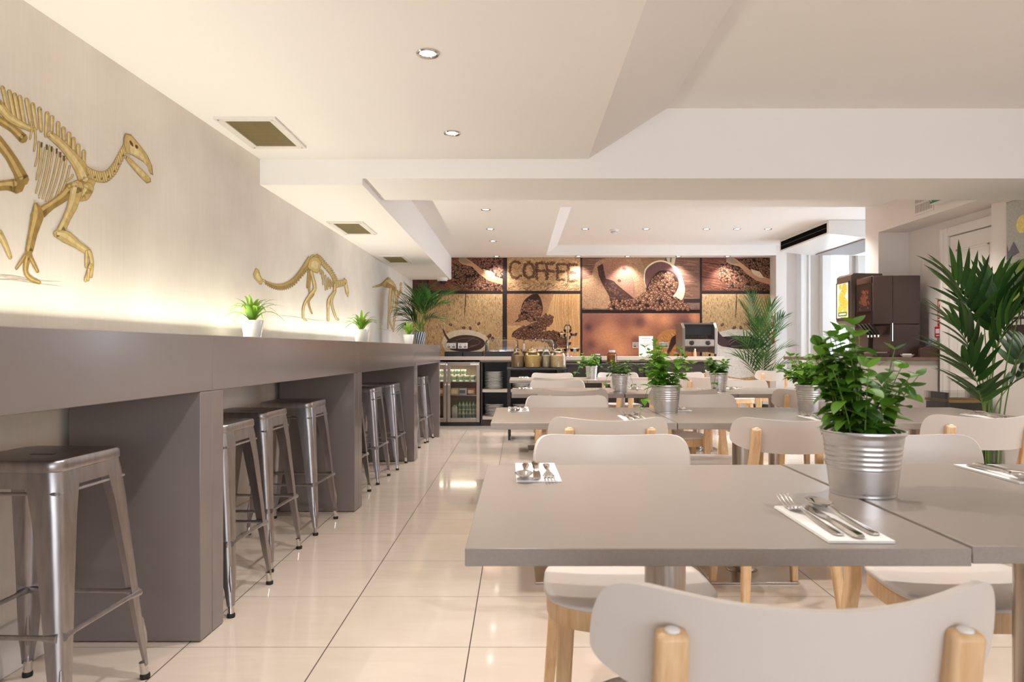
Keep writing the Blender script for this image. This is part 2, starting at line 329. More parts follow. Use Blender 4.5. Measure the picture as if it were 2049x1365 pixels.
# recessed downlights, each with its own lamp
def dl_proto():
    r = root('ceiling_downlight')
    MB().lathe([(.046,0),(.047,-.004),(.043,-.008),(.034,-.006),(.030,.001),(.030,.004)], 32, caps=False).build('bezel', M['chrome'], r)
    MB().lathe([(.0,-.0015),(.030,-.0015),(.030,.003)], 32, caps=False).build('lens', M['lens'], r)
    return r
def downlight(x, y, z, label, e, ang=110, blend=.6, tilt=0, group='recessed ceiling downlights'):
    o = inst('dl', dl_proto, label, 'downlight', (x,y,z), 0, group)
    l = bpy.data.lights.new('downlight_lamp','SPOT'); l.energy = e; l.color = WARM; l.spot_size = radians(ang); l.spot_blend = blend; l.shadow_soft_size = .035
    q = bpy.data.objects.new('downlight_lamp', l); COL.objects.link(q); q.parent = o; q.location = (0,0,-.012); q.rotation_euler = (radians(tilt),0,0)
for y, lab in ((3.78,'second round chrome downlight over the aisle, nearer the beam'),(2.763,'large near round chrome downlight in the cream ceiling over the aisle')):
    downlight(-.36, y, 2.24, lab, SPOT_E)
downlight(-.36, 1.74, 2.24, 'round chrome downlight in the cream ceiling over the nearest stool, above the frame', SPOT_E)
for x in (1.35,2.35,3.2):
    for y in (2.3,): downlight(x, y, 2.553, 'added unseen chrome downlight in the pale recess above the nearest tables', SPOT_E, group='added downlights in the near recess')  # added out of view to light the nearest tables
for y, lab in ((6.73,'round downlight beyond the beam, first in the row leading to the mural'),(7.82,'round downlight beyond the beam, second in the row leading to the mural'),(8.68,'round downlight beyond the beam, third in the row leading to the mural')):
    downlight(-.315, y, 2.42, lab, SPOT_E)
for i, x in enumerate((.832,1.59,2.34,2.72,3.106)):
    downlight(x, 8.64, 2.563, ('first','second','third','fourth','fifth')[i]+' downlight from the left in the pale recess above the far tables', SPOT_E)
for x in (.6,1.8,2.95): downlight(x, 5.6, 2.42, 'added unseen chrome downlight just behind the beam above the third row', SPOT_E, group='added downlights just behind the beam')  # added out of sight to brighten the dark side by the door
for x in (.95,2.0,3.0): downlight(x, 7.05, 2.563, 'round chrome downlight hidden behind the beam above the far tables', SPOT_E, group='downlights hidden by the beam')
for x, lab in ((-.313,'above the scoop and bean picture'),(.874,'above the right end of the COFFEE lettering'),(1.588,'above the sack picture'),(2.33,'above the tipped cup picture'),(3.04,'above the right bean picture')):
    downlight(x, 10.10, 2.42, 'small wall washing downlight in the bulkhead '+lab, WASH_E, 95, .5, 4, 'downlights washing the mural')
# led strip lying on the back of the bar
for a, b, lab in ((.6,4.3,'nearer warm led strip lying behind the bar against the skeleton wall'),(4.36,7.3,'farther warm led strip lying behind the bar against the skeleton wall')):
    ang = math.atan2(WX(b)-WX(a), b-a); xm, ym, ln = (WX(a)+WX(b))/2+.085, (a+b)/2, b-a
    t = thing('led_strip', lab, 'light strip', (xm, ym, 1.1155), -ang, 'led strips behind the bar')
    MB().box(-.012,.012,-ln/2,ln/2,0,.010).build('channel', M['steel'], t)
    MB().box(-.008,.008,-ln/2+.01,ln/2-.01,.010,.013).build('diffuser', M['led'], t)
    l = area('led_lamp', (0,0,.016), (pi,radians(28),0), .016, ln-.04, LED_E*ln, LEDC); l.parent = t
# smoke detector, camera dome, exit sign, wall grille, air conditioner
t = thing('smoke_detector','white smoke detector on the ceiling recess between the first two far downlights','smoke detector',(1.2,8.71,2.563))
MB().lathe([(.055,0),(.055,-.014),(.045,-.018)],28).build('base', M['plastic'], t)
MB().lathe([(.040,-.0205),(.040,-.034)],24,caps=False).build('sensor_slots', M['black'], t)
MB().lathe([(.043,-.018),(.043,-.0225),(.036,-.036),(.026,-.048),(.0,-.05)],28).build('cover', M['plastic'], t)
t = thing('security_camera','white dome security camera under the end of the boxed duct by the mural','camera',(-1.075,9.85,2.08))
MB().lathe([(.075,0),(.078,-.02),(.07,-.045),(.05,-.05)],28).build('base', M['plastic'], t)
MB().lathe([(.05,-.05),(.046,-.075),(.03,-.093),(.0,-.098)],28).build('dome', M['blackgloss'], t)
t = thing('exit_sign','green running man exit sign box half hidden behind the beam','exit sign',(3.36,5.44,2.236))
MB().box(-.022,.057,-.2,.2,0,.2).build('sign_box', M['plastic'], t, bevel=.004)
MB().box(-.0255,-.0225,-.195,.195,.006,.194).build('sign_face', M['green'], t)
m = MB()
def flat_x(m, pts, x, mt=0): m.hexa([(0,0)],0,0) if 0 else m.add([(x,y,z) for y,z in pts]+[(x-.001,y,z) for y,z in pts], [tuple(range(len(pts))), tuple(range(2*len(pts)-1,len(pts)-1,-1))]+[((i+1)%len(pts), i, len(pts)+i, len(pts)+(i+1)%len(pts)) for i in range(len(pts))], mt)
for poly in ([(.16,.15),(.14,.15),(.14,.17),(.16,.17)],[(.165,.085),(.14,.085),(.125,.145),(.15,.145)],[(.15,.09),(.115,.055),(.125,.045),(.165,.085)],[(.16,.09),(.185,.06),(.18,.02),(.17,.02),(.172,.055),(.145,.085)],[(.13,.14),(.105,.115),(.11,.105),(.14,.13)],
             [(.0,.06),(-.04,.10),(.0,.14),(.0,.115),(.07,.115),(.07,.085),(.0,.085)],[(-.08,.03),(-.17,.03),(-.17,.17),(-.08,.17)]):
    flat_x(m, poly, -.0258)
m.build('pictogram', M['plastic'], t)
t = thing('wall_grille','white slotted wall grille on the boxing beside the exit sign','vent',(3.42,5.855,2.21))
MB().box(-.008,.001,-.14,.14,0,.19).build('frame', M['trim'], t, bevel=.003)
m = MB()
for r_ in range(2):
    for i in range(11): m.box(-.0095,-.0078,-.118+i*.0225,-.11+i*.0225,.02+r_*.082,.088+r_*.082)
m.build('slots', mat('slot_shadow', srgb(150,136,124), .8), t)
t = thing('air_conditioner','white ceiling air conditioner with a long black outlet slot by the bay window','air conditioner',(3.59,8.04,2.405))
MB().add([(0,0,0),(.0,0,.158),(1.2,0,.158),(1.2,0,-.055),(.41,0,-.045),(0,1.51,0),(0,1.51,.158),(1.2,1.51,.158),(1.2,1.51,-.055),(.41,1.51,-.045)],
   [(0,1,2,3,4),(9,8,7,6,5),(0,5,6,1),(1,6,7,2),(2,7,8,3),(3,8,9,4),(4,9,5,0)]).build('casing', M['plastic'], t, bevel=.006)
MB().box(-.003,.01,.05,1.46,.018,.130).build('outlet_slot', mat('slot_black', srgb(12,12,12), .9, spec=.05), t)
MB().box(-.006,.0,.06,1.45,.070,.074).build('louvre', mat('louvre', srgb(70,68,66), .4), t)
m = MB().box(.45,.95,.1,1.41,-.06,-.05)
for i in range(40): m.box(.45,.95,.12+i*.032,.128+i*.032,-.064,-.058)
m.build('intake_grille', mat('grille_grey', srgb(176,170,166), .6), t)
# ------------------------------------------------------------------ the bar: four lacquered units
EDGE = [.58, 2.606, 4.63, 6.68, 8.52]
BL = ('nearest','second','third','farthest')
for i in range(4):
    a, b = EDGE[i]+.001, EDGE[i+1]-.001
    t = thing('bar_counter', BL[i]+' grey lacquered bar counter unit along the skeleton wall', 'bar counter', (BX((a+b)/2),(a+b)/2,0), 0, 'grey bar counter units')
    ox, oy = t.location.x, t.location.y
    def pr(y0, y1, xf0, xf1, z0, z1, mb): mb.hexa([(WX(y0)+.03-ox,y0-oy),(xf0-ox,y0-oy),(xf1-ox,y1-oy),(WX(y1)+.03-ox,y1-oy)], z0, z1)
    m = MB(); pr(a, b, BX(a), BX(b), .907, 1.115, m); m.build('fascia_top', M['bar'], t, bevel=.0025)
    for y0, y1 in ((a, a+.089), (b-.089, b)):
        m = MB()
        m.hexa([(WX(y0)+.035-ox,y0-oy),(BX(y0)-ox,y0-oy),(BX(y1)-ox,y1-oy),(WX(y1)+.035-ox,y1-oy)], .004, .9065); m.build('side_panel', M['bar'], t, bevel=.0025)
# ------------------------------------------------------------------ metal bar stools
def stool():
    r = root('bar_stool'); H = .757
    def rr(h, rad, z, n=6):
        out = []
        for cx, cy, a0 in ((h-rad,h-rad,0),(-h+rad,h-rad,pi/2),(-h+rad,-h+rad,pi),(h-rad,-h+rad,1.5*pi)):
            out += [(cx+rad*cos(a0+k*pi/2/n), cy+rad*sin(a0+k*pi/2/n), z) for k in range(n+1)]
        return out
    m = MB(); m.loft([rr(.151,.035,H-.034), rr(.1535,.035,H-.030), rr(.1525,.035,H-.008), rr(.149,.035,H-.002), rr(.140,.03,H-.001), rr(.06,.02,H-.006), rr(.012,.008,H-.006)], smooth=True)
    m.build('seat', M['stool'], r, sharp=50)
    m = MB(); m.hexa([(-.035,-.008),(.035,-.008),(.035,.008),(-.035,.008)], H-.0058, H-.0052); m.build('hand_slot', M['black'], r)
    for sx, sy in ((1,1),(-1,1),(-1,-1),(1,-1)):
        rings = []
        for z, c, arm, rad in ((H-.034,.150,.098,.034),(.69,.155,.090,.032),(.60,.1635,.076,.029),(.40,.1795,.058,.026),(.22,.193,.045,.022),(.13,.200,.038,.020),(.10,.2015,.030,.016),(.045,.2045,.0225,.012)):
            q = []; k = 6; th = .0022
            out = [(-arm,0)]+[(-rad+rad*sin(j*pi/2/k), -rad+rad*cos(j*pi/2/k)) for j in range(k+1)]+[(0,-arm)]
            inn = [(-th,-arm)]+[(-rad+(rad-th)*cos(j*pi/2/k), -rad+(rad-th)*sin(j*pi/2/k)) for j in range(k+1)]+[(-arm,-th)]
            rings.append([(sx*(c+x), sy*(c+y), z) for x, y in out+inn])
        if sx*sy > 0: rings = [list(reversed(g)) for g in rings]
        m = MB(); m.loft(rings)
        m.tube([(sx*.188,sy*.188,.20),(sx*.193,sy*.193,.145),(sx*.1965,sy*.1965,.10)],[.004,.009,.004],8)      # pressed rib
        lg = m.build('leg', M['stool'], r, sharp=50)
        MB().tube([(sx*.190,sy*.190,.055),(sx*.194,sy*.194,.014)],[.0125,.0125],14).build('foot_socket', M['chrome'], lg)
        MB().lathe([(.0145,.0),(.0155,.004),(.0155,.012),(.0135,.017)],16,(sx*.1945,sy*.1945,0)).build('rubber_foot', M['rubber'], lg)
    for a in range(4):
        R = Matrix.Rotation(a*pi/2,3,'Z')
        def P(x,y,z): return tuple(R@Vector((x,y,z)))
        m = MB(); v = [P(-.075,-.1515,H-.035),(P(.075,-.1515,H-.035)),P(.069,-.1555,H-.078),P(-.069,-.1555,H-.078)]; v2 = [P(-.075,-.1495,H-.035),P(.075,-.1495,H-.035),P(.069,-.1535,H-.078),P(-.069,-.1535,H-.078)]
        m.add(v+v2,[(0,1,2,3),(7,6,5,4),(0,4,5,1),(1,5,6,2),(2,6,7,3),(3,7,4,0)]); m.build('apron', M['stool'], r)
        zz = .285
        m = MB(); m.tube([P(-.176,-.186,zz),P(-.150,-.184,zz),P(-.13,-.183,zz),P(.13,-.183,zz),P(.150,-.184,zz),P(.176,-.186,zz)],[.0125,.011,.0075,.0075,.011,.0125],8); m.build('foot_rail', M['stool'], r)
        m = MB(); m.tube([P(-.148,-.152,.665),P(.148,-.152,.665)],.005,8); m.build('brace', M['stool'], r)
    return r
ST = [(-1.405,2.055,2,'gunmetal bar stool nearest the viewer, in the first bay of the bar'),(-1.325,2.955,2,'gunmetal bar stool in the second bay of the bar, nearest of its three'),
      (-1.368,3.515,2,'gunmetal bar stool in the second bay of the bar, middle of its three'),(-1.345,4.17,2,'gunmetal bar stool in the second bay of the bar, farthest of its three'),
      (-1.315,5.01,2,'gunmetal bar stool in the third bay of the bar, nearest of its three'),(-1.29,5.66,2,'gunmetal bar stool in the third bay of the bar, middle of its three'),
      (-1.252,6.32,2,'gunmetal bar stool in the third bay of the bar, farthest of its three'),(-1.255,7.70,2,'gunmetal bar stool in the last bay of the bar, nearer one'),(-1.225,8.16,2,'gunmetal bar stool in the last bay of the bar, by the fridge')]
for x, y, a, lab in ST: inst('stool', stool, lab, 'bar stool', (x,y,0), radians(-a), 'metal stools along the bar')
# ------------------------------------------------------------------ tables
def table(nm):
    r = root('dining_table'); T = .79
    m = MB().box(-T/2,T/2,-T/2,T/2,.722,.75); m.build('tabletop', M['table'], r, bevel=.0015)
    MB().box(-.16,.16,-.16,.16,.714,.7215).build('top_plate', M['black'], r)
    MB().lathe([(.043,.016),(.043,.714)],32).build('column', M['steel'], r)
    MB().box(-.20,.20,-.20,.20,.0005,.009).lathe([(.075,.009),(.07,.014),(.045,.020)],32).build('base_plate', M['steel'], r, bevel=.002)
    return r
ROWT = {1:(1.0835+.395,(.312,1.112,1.915)),2:(2.945+.395,(.278,1.072,1.93)),3:(4.87+.395,(.348,1.145,1.94)),4:(7.05+.395,(.305,1.10,1.915))}
RN = {1:'nearest',2:'second',3:'third',4:'farthest'}; CN = ('left','middle','right')
for k,(y,xs) in ROWT.items():
    for i, x in enumerate(xs):
        if k == 1 and i == 2: continue
        inst('table', lambda: table(0), f'grey laminate pedestal table, {CN[i]} one of the {RN[k]} row' if k > 1 else f'grey laminate pedestal table in the nearest row, {"left with napkins" if i==0 else "right and cut by the frame"}', 'table', (x,y+(.013 if k==1 and i==1 else 0),0), 0, 'square pedestal tables')
# ------------------------------------------------------------------ chairs: local +Y is the way the sitter looks
def chair():
    r = root('dining_chair')
    def outline(sc, n=44, e=3.0):
        out = []
        for k in range(n):
            a = 2*pi*k/n; cx = abs(cos(a))**(2/e)*(1 if cos(a) >= 0 else -1); sy = abs(sin(a))**(2/e)*(1 if sin(a) >= 0 else -1)
            y = .045+.218*sc*sy; w = .228*sc*(1-.10*(0.26-y)/.44)
            out.append((w*cx, y))
        return out
    m = MB(); m.loft([[(x,y,z+(.010 if False else 0)) for x,y in outline(s)] for s,z in ((.90,.4405),(.985,.4405),(1.0,.444),(1.0,.450),(.985,.454),(.90,.453),(.6,.448),(.25,.445),(.05,.445))], smooth=True)
    m.build('seat', M['white'], r, sharp=60)
    m = MB(); A = outline(.965); B = outline(.85); n = len(A)
    rings = [[(x,y,.440) for x,y in A],[(x,y,.392) for x,y in A],[(x,y,.392) for x,y in B],[(x,y,.440) for x,y in B]]
    m.loft(rings+[rings[0]], smooth=True, caps=False); m.build('seat_frame', M['wood'], r, sharp=40)
    # backrest: a bent rounded board
    L, th = .236, .011; cols = 40; rows = 10
    def pt(i, j, side):
        s = -cos(pi*i/cols)*L*.999; t = abs(s/L); zt = .715+(.092-.019*(1-t**2))*max(0,(1-t**12))**.42; zb = .715-.056*max(0,(1-t**3.2))**.5
        z = zb+(zt-zb)*j/rows; y = -.312+.095*t*t-(z-.715)*.16; nx, ny = (-.19*s/L/L*1.0, 1.0); k = 1/sqrt(nx*nx+ny*ny)
        return (s+side*nx*k*th/2, y+side*ny*k*th/2, z)
    F = [[pt(i,j,1) for j in range(rows+1)] for i in range(cols+1)]; G = [[pt(i,j,-1) for j in range(rows+1)] for i in range(cols+1)]
    m = MB(); vs = [p for c_ in F for p in c_]+[p for c_ in G for p in c_]; N = (cols+1)*(rows+1); R1 = rows+1; fs = []
    for i in range(cols):
        for j in range(rows):
            a = i*R1+j; fs.append((a,a+R1,a+R1+1,a+1)); fs.append((N+a+1,N+a+R1+1,N+a+R1,N+a))
        fs.append((i*R1+rows,(i+1)*R1+rows,N+(i+1)*R1+rows,N+i*R1+rows)); fs.append((N+i*R1,N+(i+1)*R1,(i+1)*R1,i*R1))
    for j in range(rows):
        fs.append((j,j+1,N+j+1,N+j)); a = cols*R1; fs.append((a+j+1,a+j,N+a+j,N+a+j+1))
    m.add(vs, fs, 0, True); m.build('backrest', M['white'], r, bevel=.003, sharp=55)
    for sx in (-1,1):
        MB().bar([(sx*.186,.205,0),(sx*.166,.175,.392)],[(.030,.030),(.040,.040)]).build('leg', M['wood'], r, bevel=.006)
        post = MB().bar([(sx*.192,-.262,0),(sx*.165,-.210,.36),(sx*.162,-.214,.45),(sx*.158,-.2885,.700),(sx*.158,-.2985,.757)],[(.030,.030),(.040,.040),(.040,.036),(.036,.028),(.035,.024)]).build('leg', M['wood'], r, bevel=.006)
        MB().lathe([(.0085,0),(.0085,.0025),(.006,.004),(0,.0045)],16,(sx*.158,-.2975,.7565)).build('bolt_cap', M['plastic'], post)
    return r
GC = 'white chairs with ash legs round the tables'
CH_ = [ # x, origin y, facing (0 = away from the viewer, 180 = towards), label
 (.324,1.047,0,'close white chair with its back to the viewer at the bottom of the picture'),
 (.284,1.887,180,'white chair facing the viewer across the nearest left table'),(1.174,1.887,180,'white chair facing the viewer behind the basil of the nearest tables'),
 (.355,2.98,0,'white chair with its back to the viewer at the second row left table'),(1.074,2.97,0,'white chair with its back to the viewer at the second row middle table'),(1.89,3.08,0,'white chair with its back to the viewer at the second row right table'),
 (.277,3.73,180,'white chair facing the viewer behind the second row left table'),(1.049,3.87,180,'white chair facing the viewer behind the second row middle table'),(1.90,3.80,180,'white chair facing the viewer behind the second row right table'),
 (.367,4.90,0,'white chair with its back to the viewer at the third row left table'),(1.118,4.94,0,'white chair with its back to the viewer at the third row middle table'),(1.955,4.94,0,'white chair with its back to the viewer at the third row right table'),
 (.335,5.74,180,'white chair facing the viewer behind the third row left table'),(1.13,5.76,180,'white chair facing the viewer behind the third row middle table'),(1.925,5.79,180,'white chair facing the viewer behind the third row right table'),
 (.368,6.88,0,'white chair with its back to the viewer at the farthest row left table'),(1.13,6.97,0,'white chair with its back to the viewer at the farthest row middle table'),(1.83,7.06,0,'white chair with its back to the viewer at the farthest row right table'),
 (.387,7.67,180,'white chair facing the viewer behind the farthest row left table, near the cereal jars'),(1.15,7.80,180,'white chair facing the viewer behind the farthest row middle table'),(1.944,7.94,180,'white chair facing the viewer behind the farthest row right table'),
 (3.27,9.20,4,'white chair with its back to the viewer in front of the corner palm'),(2.72,8.86,-80,'white chair seen edge on beside the corner palm')]
for x, y, a, lab in CH_: inst('chair', chair, lab, 'chair', (x,y,0), radians(a), GC)
# ------------------------------------------------------------------ napkins and cutlery; local +Y is the way the sitter looks
def napkin():
    r = MB(); r.box(-.053,.053,-.125,.125,0,.0015).box(-.0525,.051,-.1235,.1245,.0016,.003).box(-.052,.053,-.125,.123,.0031,.0045)
    return r.build('napkin', M['napkin'], bevel=.0005)
def strip(m, prof, mt=0):   # prof: (y, half width, z, thickness)
    rings = [[(-w,y,z),(-w*.6,y,z+t),(w*.6,y,z+t),(w,y,z),(w*.6,y,z-t*.25),(-w*.6,y,z-t*.25)] for y,w,z,t in prof]
    m.loft(rings, mt, True)
def fork():
    m = MB(); strip(m, [(-.118,.006,.002,.002),(-.112,.0095,.002,.003),(-.06,.0065,.0025,.003),(0,.0035,.006,.003),(.030,.0035,.010,.003),(.045,.010,.007,.002),(.058,.0135,.0035,.0018),(.072,.0135,.0035,.0016)])
    for i in range(4):
        x = (i-1.5)*.0076; m.tube([(x,.070,.0045),(x,.085,.0045),(x,.105,.009),(x,.128,.019)],[.0022,.0021,.0018,.0009],6)
    return m.build('dinner_fork', M['cutlery'], sharp=60)
def knife():
    m = MB(); strip(m, [(-.120,.006,.003,.003),(-.112,.0105,.003,.005),(-.05,.0085,.003,.005),(-.012,.0055,.003,.0045),(.002,.0055,.003,.003)])
    rings = []
    for y, x0, x1 in ((.0,-.0045,.0055),(.02,-.0085,.0085),(.06,-.0095,.0085),(.10,-.009,.0085),(.115,-.006,.0085),(.125,.003,.0085)):
        rings.append([(x0,y,.0035),(x1,y,.0042),(x1,y,.0028)])
    m.loft(rings, 0, False); return m.build('table_knife', M['cutlery'], sharp=40)
def spoon():
    m = MB(); strip(m, [(-.118,.006,.002,.002),(-.112,.0095,.002,.003),(-.06,.0065,.0025,.003),(0,.0035,.006,.003),(.035,.0035,.011,.003),(.050,.005,.0085,.0025)])
    rings = []; n = 18
    for k in range(7):
        q = k/6; rings.append([((.0215-.0215*q)*1.0*cos(2*pi*i/n)*(1-.12*sin(2*pi*i/n)), .086+(.040-.040*q)*sin(2*pi*i/n), .0105-.0085*(1-(1-q)**2)+.0025*(1-q)) for i in range(n)])
    rin = [[(x*.93,.086+(y-.086)*.95,z+.0012) for x,y,z in g] for g in rings]
    m.loft(list(reversed(rin))+rings, 0, True, caps=False); return m.build('table_spoon', M['cutlery'], sharp=70)
NP = [ # napkin left x, near y, facing, where
 (.498,1.110,0,'by the big basil on the nearest left table'),(-.006,1.622,180,'at the far left corner of the nearest table'),(1.157,1.60,180,'cut by the right picture edge, nearest table row'),
 (-.052,3.462,180,'at the far left corner of the second row'),(.462,2.99,0,'at the front of the second row left table'),(.768,3.49,180,'just right of the tall herb, second row'),
 (1.293,2.98,0,'in front of the bright mint, second row'),(1.575,3.49,180,'right of the bright mint, second row'),(2.10,3.06,0,'before the tall palm, second row right table'),
 (.005,5.40,180,'at the far left corner of the third row'),(.54,4.92,0,'at the front of the third row left table'),(.87,5.42,180,'right of the trailing herb, third row'),(1.335,4.95,0,'at the front of the third row middle table'),(1.64,5.42,180,'right of the round herb, third row'),
 (.01,7.56,180,'at the far left corner of the farthest row'),(1.70,7.56,180,'at the back of the farthest row right table')]
rnd = random.Random(4)
for x, y, a, where in NP:
    cx, cy = x+.053, y+.125; q = 1 if a == 0 else -1; z = .7505; ra = radians(a); j = rnd.uniform
    inst('napkin', napkin, 'folded white paper napkin '+where, 'napkin', (cx,cy,z), ra+j(-.03,.03), 'folded napkins')
    ti = radians(6)
    inst('fork', fork, 'steel dinner fork on napkin '+where, 'fork', (cx-q*.026,cy+q*(.022+j(-.004,.004)),z+.0048), ra+j(-.03,.06), 'forks')
    inst('knife', knife, 'steel table knife on napkin '+where, 'knife', (cx+q*.002,cy+q*(.004+j(-.004,.004)),z+.0048), ra+j(-.03,.04), 'knives')
    inst('spoon', spoon, 'steel table spoon on napkin '+where, 'spoon', (cx+q*.031,cy+q*(.022+j(-.004,.004)),z+.0048), ra+j(-.04,.04), 'spoons')
# ------------------------------------------------------------------ potted herbs
def bucket(s, tall=.138):     # s = size factor on the width
    r = root('potted_herb'); k = s
    prof = [(.002,.002),(.062,.002),(.0655,.0),(.0665,.004),(.0655,.007)]
    n = 60
    for i in range(1, n):
        z = .007+(tall-.012-.007)*i/n; rr = .0655+(.0815-.0655)*(z/tall)
        t = z/tall
        if .42 < t < .80:
            rr += .0016*max(0, sin((t-.42)/.38*5*2*pi))**1.5-.0006
        prof.append((rr, z))
    prof += [(.0815,tall-.010),(.0845,tall-.008),(.0860,tall-.004),(.0845,tall),(.0820,tall-.001),(.0800,tall-.014),(.075,tall-.03)]
    MB().lathe([(a*k,b) for a,b in prof], 48, caps=False).build('bucket', M['zinc'], r, sharp=80)
    MB().lathe([(0,tall-.020),(.05*k,tall-.017),(.0785*k,tall-.022)], 32, caps=False).build('soil', M['soil'], r)
    return r
def leaf(m, base, d, up, ln, w, fold=.25, curl=.25, seg=6, shape=0):
    """one leaf blade: base point, direction, blade normal"""
    d = d.normalized(); side = d.cross(up)
    if side.length < 1e-4: side = d.orthogonal()
    side.normalize(); nn = side.cross(d).normalized(); vs = []
    for i in range(seg+1):
        t = i/seg
        ww = w*(sin(pi*min(1,t**.75))**.8 if shape == 0 else (min(1,t*5)**.6)*(1-t)**.55) if 0 < t < 1 else 0.0004
        c = base+d*(ln*t)-nn*(curl*ln*t*t)
        vs += [c-side*ww+nn*(fold*ww), c, c+side*ww+nn*(fold*ww)]
    fs = []
    for i in range(seg):
        for k in (0,1): a = 3*i+k; fs.append((a,a+1,a+4,a+3))
    m.add(vs, fs, 0, True)
def herb(seed, s, stems, hgt, spread, lsz, light=False, lean=0, trail=0):
    def f():
        rd = random.Random(seed); r = bucket(s); z0 = .120; st = MB(); lv = MB()
        for i in range(stems):
            a = rd.uniform(0,2*pi); r0 = .05*s*sqrt(rd.random()); q = rd.random()
            tip = Vector((cos(a)*spread*(.25+.75*q)+lean, sin(a)*spread*(.25+.75*q), hgt*(1.0-.42*q*q)*rd.uniform(.72,1.0)))
            if i < trail: tip = Vector((cos(a)*spread*1.35+lean, sin(a)*spread*.8, hgt*rd.uniform(-.1,.2)))
            b = Vector((cos(a)*r0, sin(a)*r0, z0)); n = 9; pts = []
            for k in range(n+1):
                t = k/n; p = b+Vector((tip.x*t**1.4, tip.y*t**1.4, tip.z*(t if i >= trail else sin(t*pi*.55)*1.0*(1-t)+t*t*0+ .25*sin(pi*t)+tip.z*0)*(1 if i >= trail else 1)))
                if i < trail: p.z = z0+.06*sin(pi*min(1,t*1.2))-.05*t*t*2
                pts.append(p)
            st.tube(pts, [.0018*(1-.5*k/n) for k in range(n+1)], 5)
            nodes = max(3, int(tip.length/.023) if i >= trail else 5)
            for k in range(1, nodes+1):
                t = k/nodes; idx = min(n-1, int(t*n)); p = pts[idx].lerp(pts[idx+1], t*n-idx) if t < 1 else pts[n]
                th = k*pi/2+rd.uniform(-.5,.5); L_ = lsz*rd.uniform(.75,1.2)*(1 if t < .85 else .7)
                for h in (0, pi):
                    dd = Vector((cos(th+h), sin(th+h), rd.uniform(-.35,.45) if t < .9 else rd.uniform(.5,1.2)))
                    leaf(lv, p, dd, Vector((0,0,1))+Vector((rd.uniform(-.3,.3),rd.uniform(-.3,.3),0)), L_, L_*.36, rd.uniform(.05,.35), rd.uniform(.05,.45))
        st.build('stems', M['stem'], r); lv.build('leaves', M['basil2' if light else 'basil'], r, fix=False)
        return r
    return f
zt = .7502
inst('h1', herb(3,1.0,24,.25,.080,.046), 'large basil in a ribbed zinc bucket on the nearest tables', 'potted plant', (.742,1.497,zt), .4, 'zinc buckets of herbs')
inst('h2', herb(8,.86,26,.225,.11,.044,True,-.05,2), 'tall leafy herb in a zinc bucket on the second row left table', 'potted plant', (.728,3.42,zt), 1.2, 'zinc buckets of herbs')
inst('h3', herb(15,.98,28,.175,.14,.044,True,-.015), 'bright airy mint in a zinc bucket on the second row, left of the big basil', 'potted plant', (1.452,3.43,zt), .2, 'zinc buckets of herbs')
inst('h4', herb(21,.78,20,.105,.11,.038,False,0,3), 'low trailing herb in a zinc bucket on the third row left table', 'potted plant', (.737,5.03,zt), 2.2, 'zinc buckets of herbs')
inst('h5', herb(33,.80,22,.12,.085,.046,False,.0,1), 'round dark herb in a zinc bucket on the third row right table', 'potted plant', (1.505,5.22,zt), .7, 'zinc buckets of herbs')
inst('h6', herb(40,.80,20,.15,.10,.042,True,-.04,3), 'herb drooping left from a zinc bucket on the farthest row left table', 'potted plant', (.787,7.47,zt), .1, 'zinc buckets of herbs')
# ------------------------------------------------------------------ strap leaved plants in white pots on the bar
def arch_leaf(m, base, az, ln, rise, droop, w, seg=8):
    vs = []; d = Vector((cos(az), sin(az), 0)); sd = Vector((-sin(az), cos(az), 0))
    for i in range(seg+1):
        t = i/seg; c = base+d*(ln*(t*.55+.45*t*t))+Vector((0,0,rise*(1.6*t-.6*t*t)-droop*t**3)); ww = w*(min(1,.5+t*2))*(1-t**2.2)+.0004
        vs += [c-sd*ww+Vector((0,0,ww*.35)), c, c+sd*ww+Vector((0,0,ww*.35))]
    fs = [(3*i+k,3*i+k+1,3*i+k+4,3*i+k+3) for i in range(seg) for k in (0,1)]
    m.add(vs, fs, 0, True)
def bromeliad(seed, s, nleaf, red=False):
    def f():
        rd = random.Random(seed); r = root('potted_bromeliad'); h = .105*s
        MB().lathe([(0,.0),(.040*s,0),(.042*s,.002),(.0575*s,h-.002),(.0570*s,h),(.0535*s,h),(.052*s,h-.02),(0,h-.022)], 32).build('pot', M['ceramic'], r, sharp=40)
        m = MB()
        for i in range(nleaf):
            az = 2.39996*i+rd.uniform(-.2,.2); q = .25+.75*i/nleaf
            arch_leaf(m, Vector((0,0,h-.025)), az, s*(.03+.175*q*rd.uniform(.8,1.2)), s*(.20-.06*q)*rd.uniform(.85,1.1), s*.11*q*rd.uniform(.5,1.5), .0135*s)
        m.build('leaves', M['bromel'], r, fix=False)
        m = MB()
        for i in range(7 if red else 3): arch_leaf(m, Vector((0,0,h+.0)), i*2.4, s*.03, s*(.075 if red else .06)*rd.uniform(.8,1.1), .01, .007*s)
        m.build('bracts', M['red'], r, fix=False)
        return r
    return f
def barpot(px, d, key, b, lab, s): 
    p = at(px, 690, d); inst(key, b, lab, 'potted plant', (p.x, d, 1.1152), 0, 'white potted plants on the bar')
barpot(505, 3.78, 'b1', bromeliad(2,1.0,26), 'largest strap leaved plant in a white pot on the bar, nearest the viewer', 1)
barpot(723, 5.55, 'b2', bromeliad(5,1.02,28), 'middle strap leaved plant in a white pot on the bar', 1)
barpot(817.5, 7.45, 'b3', bromeliad(9,1.02,24,True), 'strap leaved plant with a red bract, farthest white pot on the bar', 1)
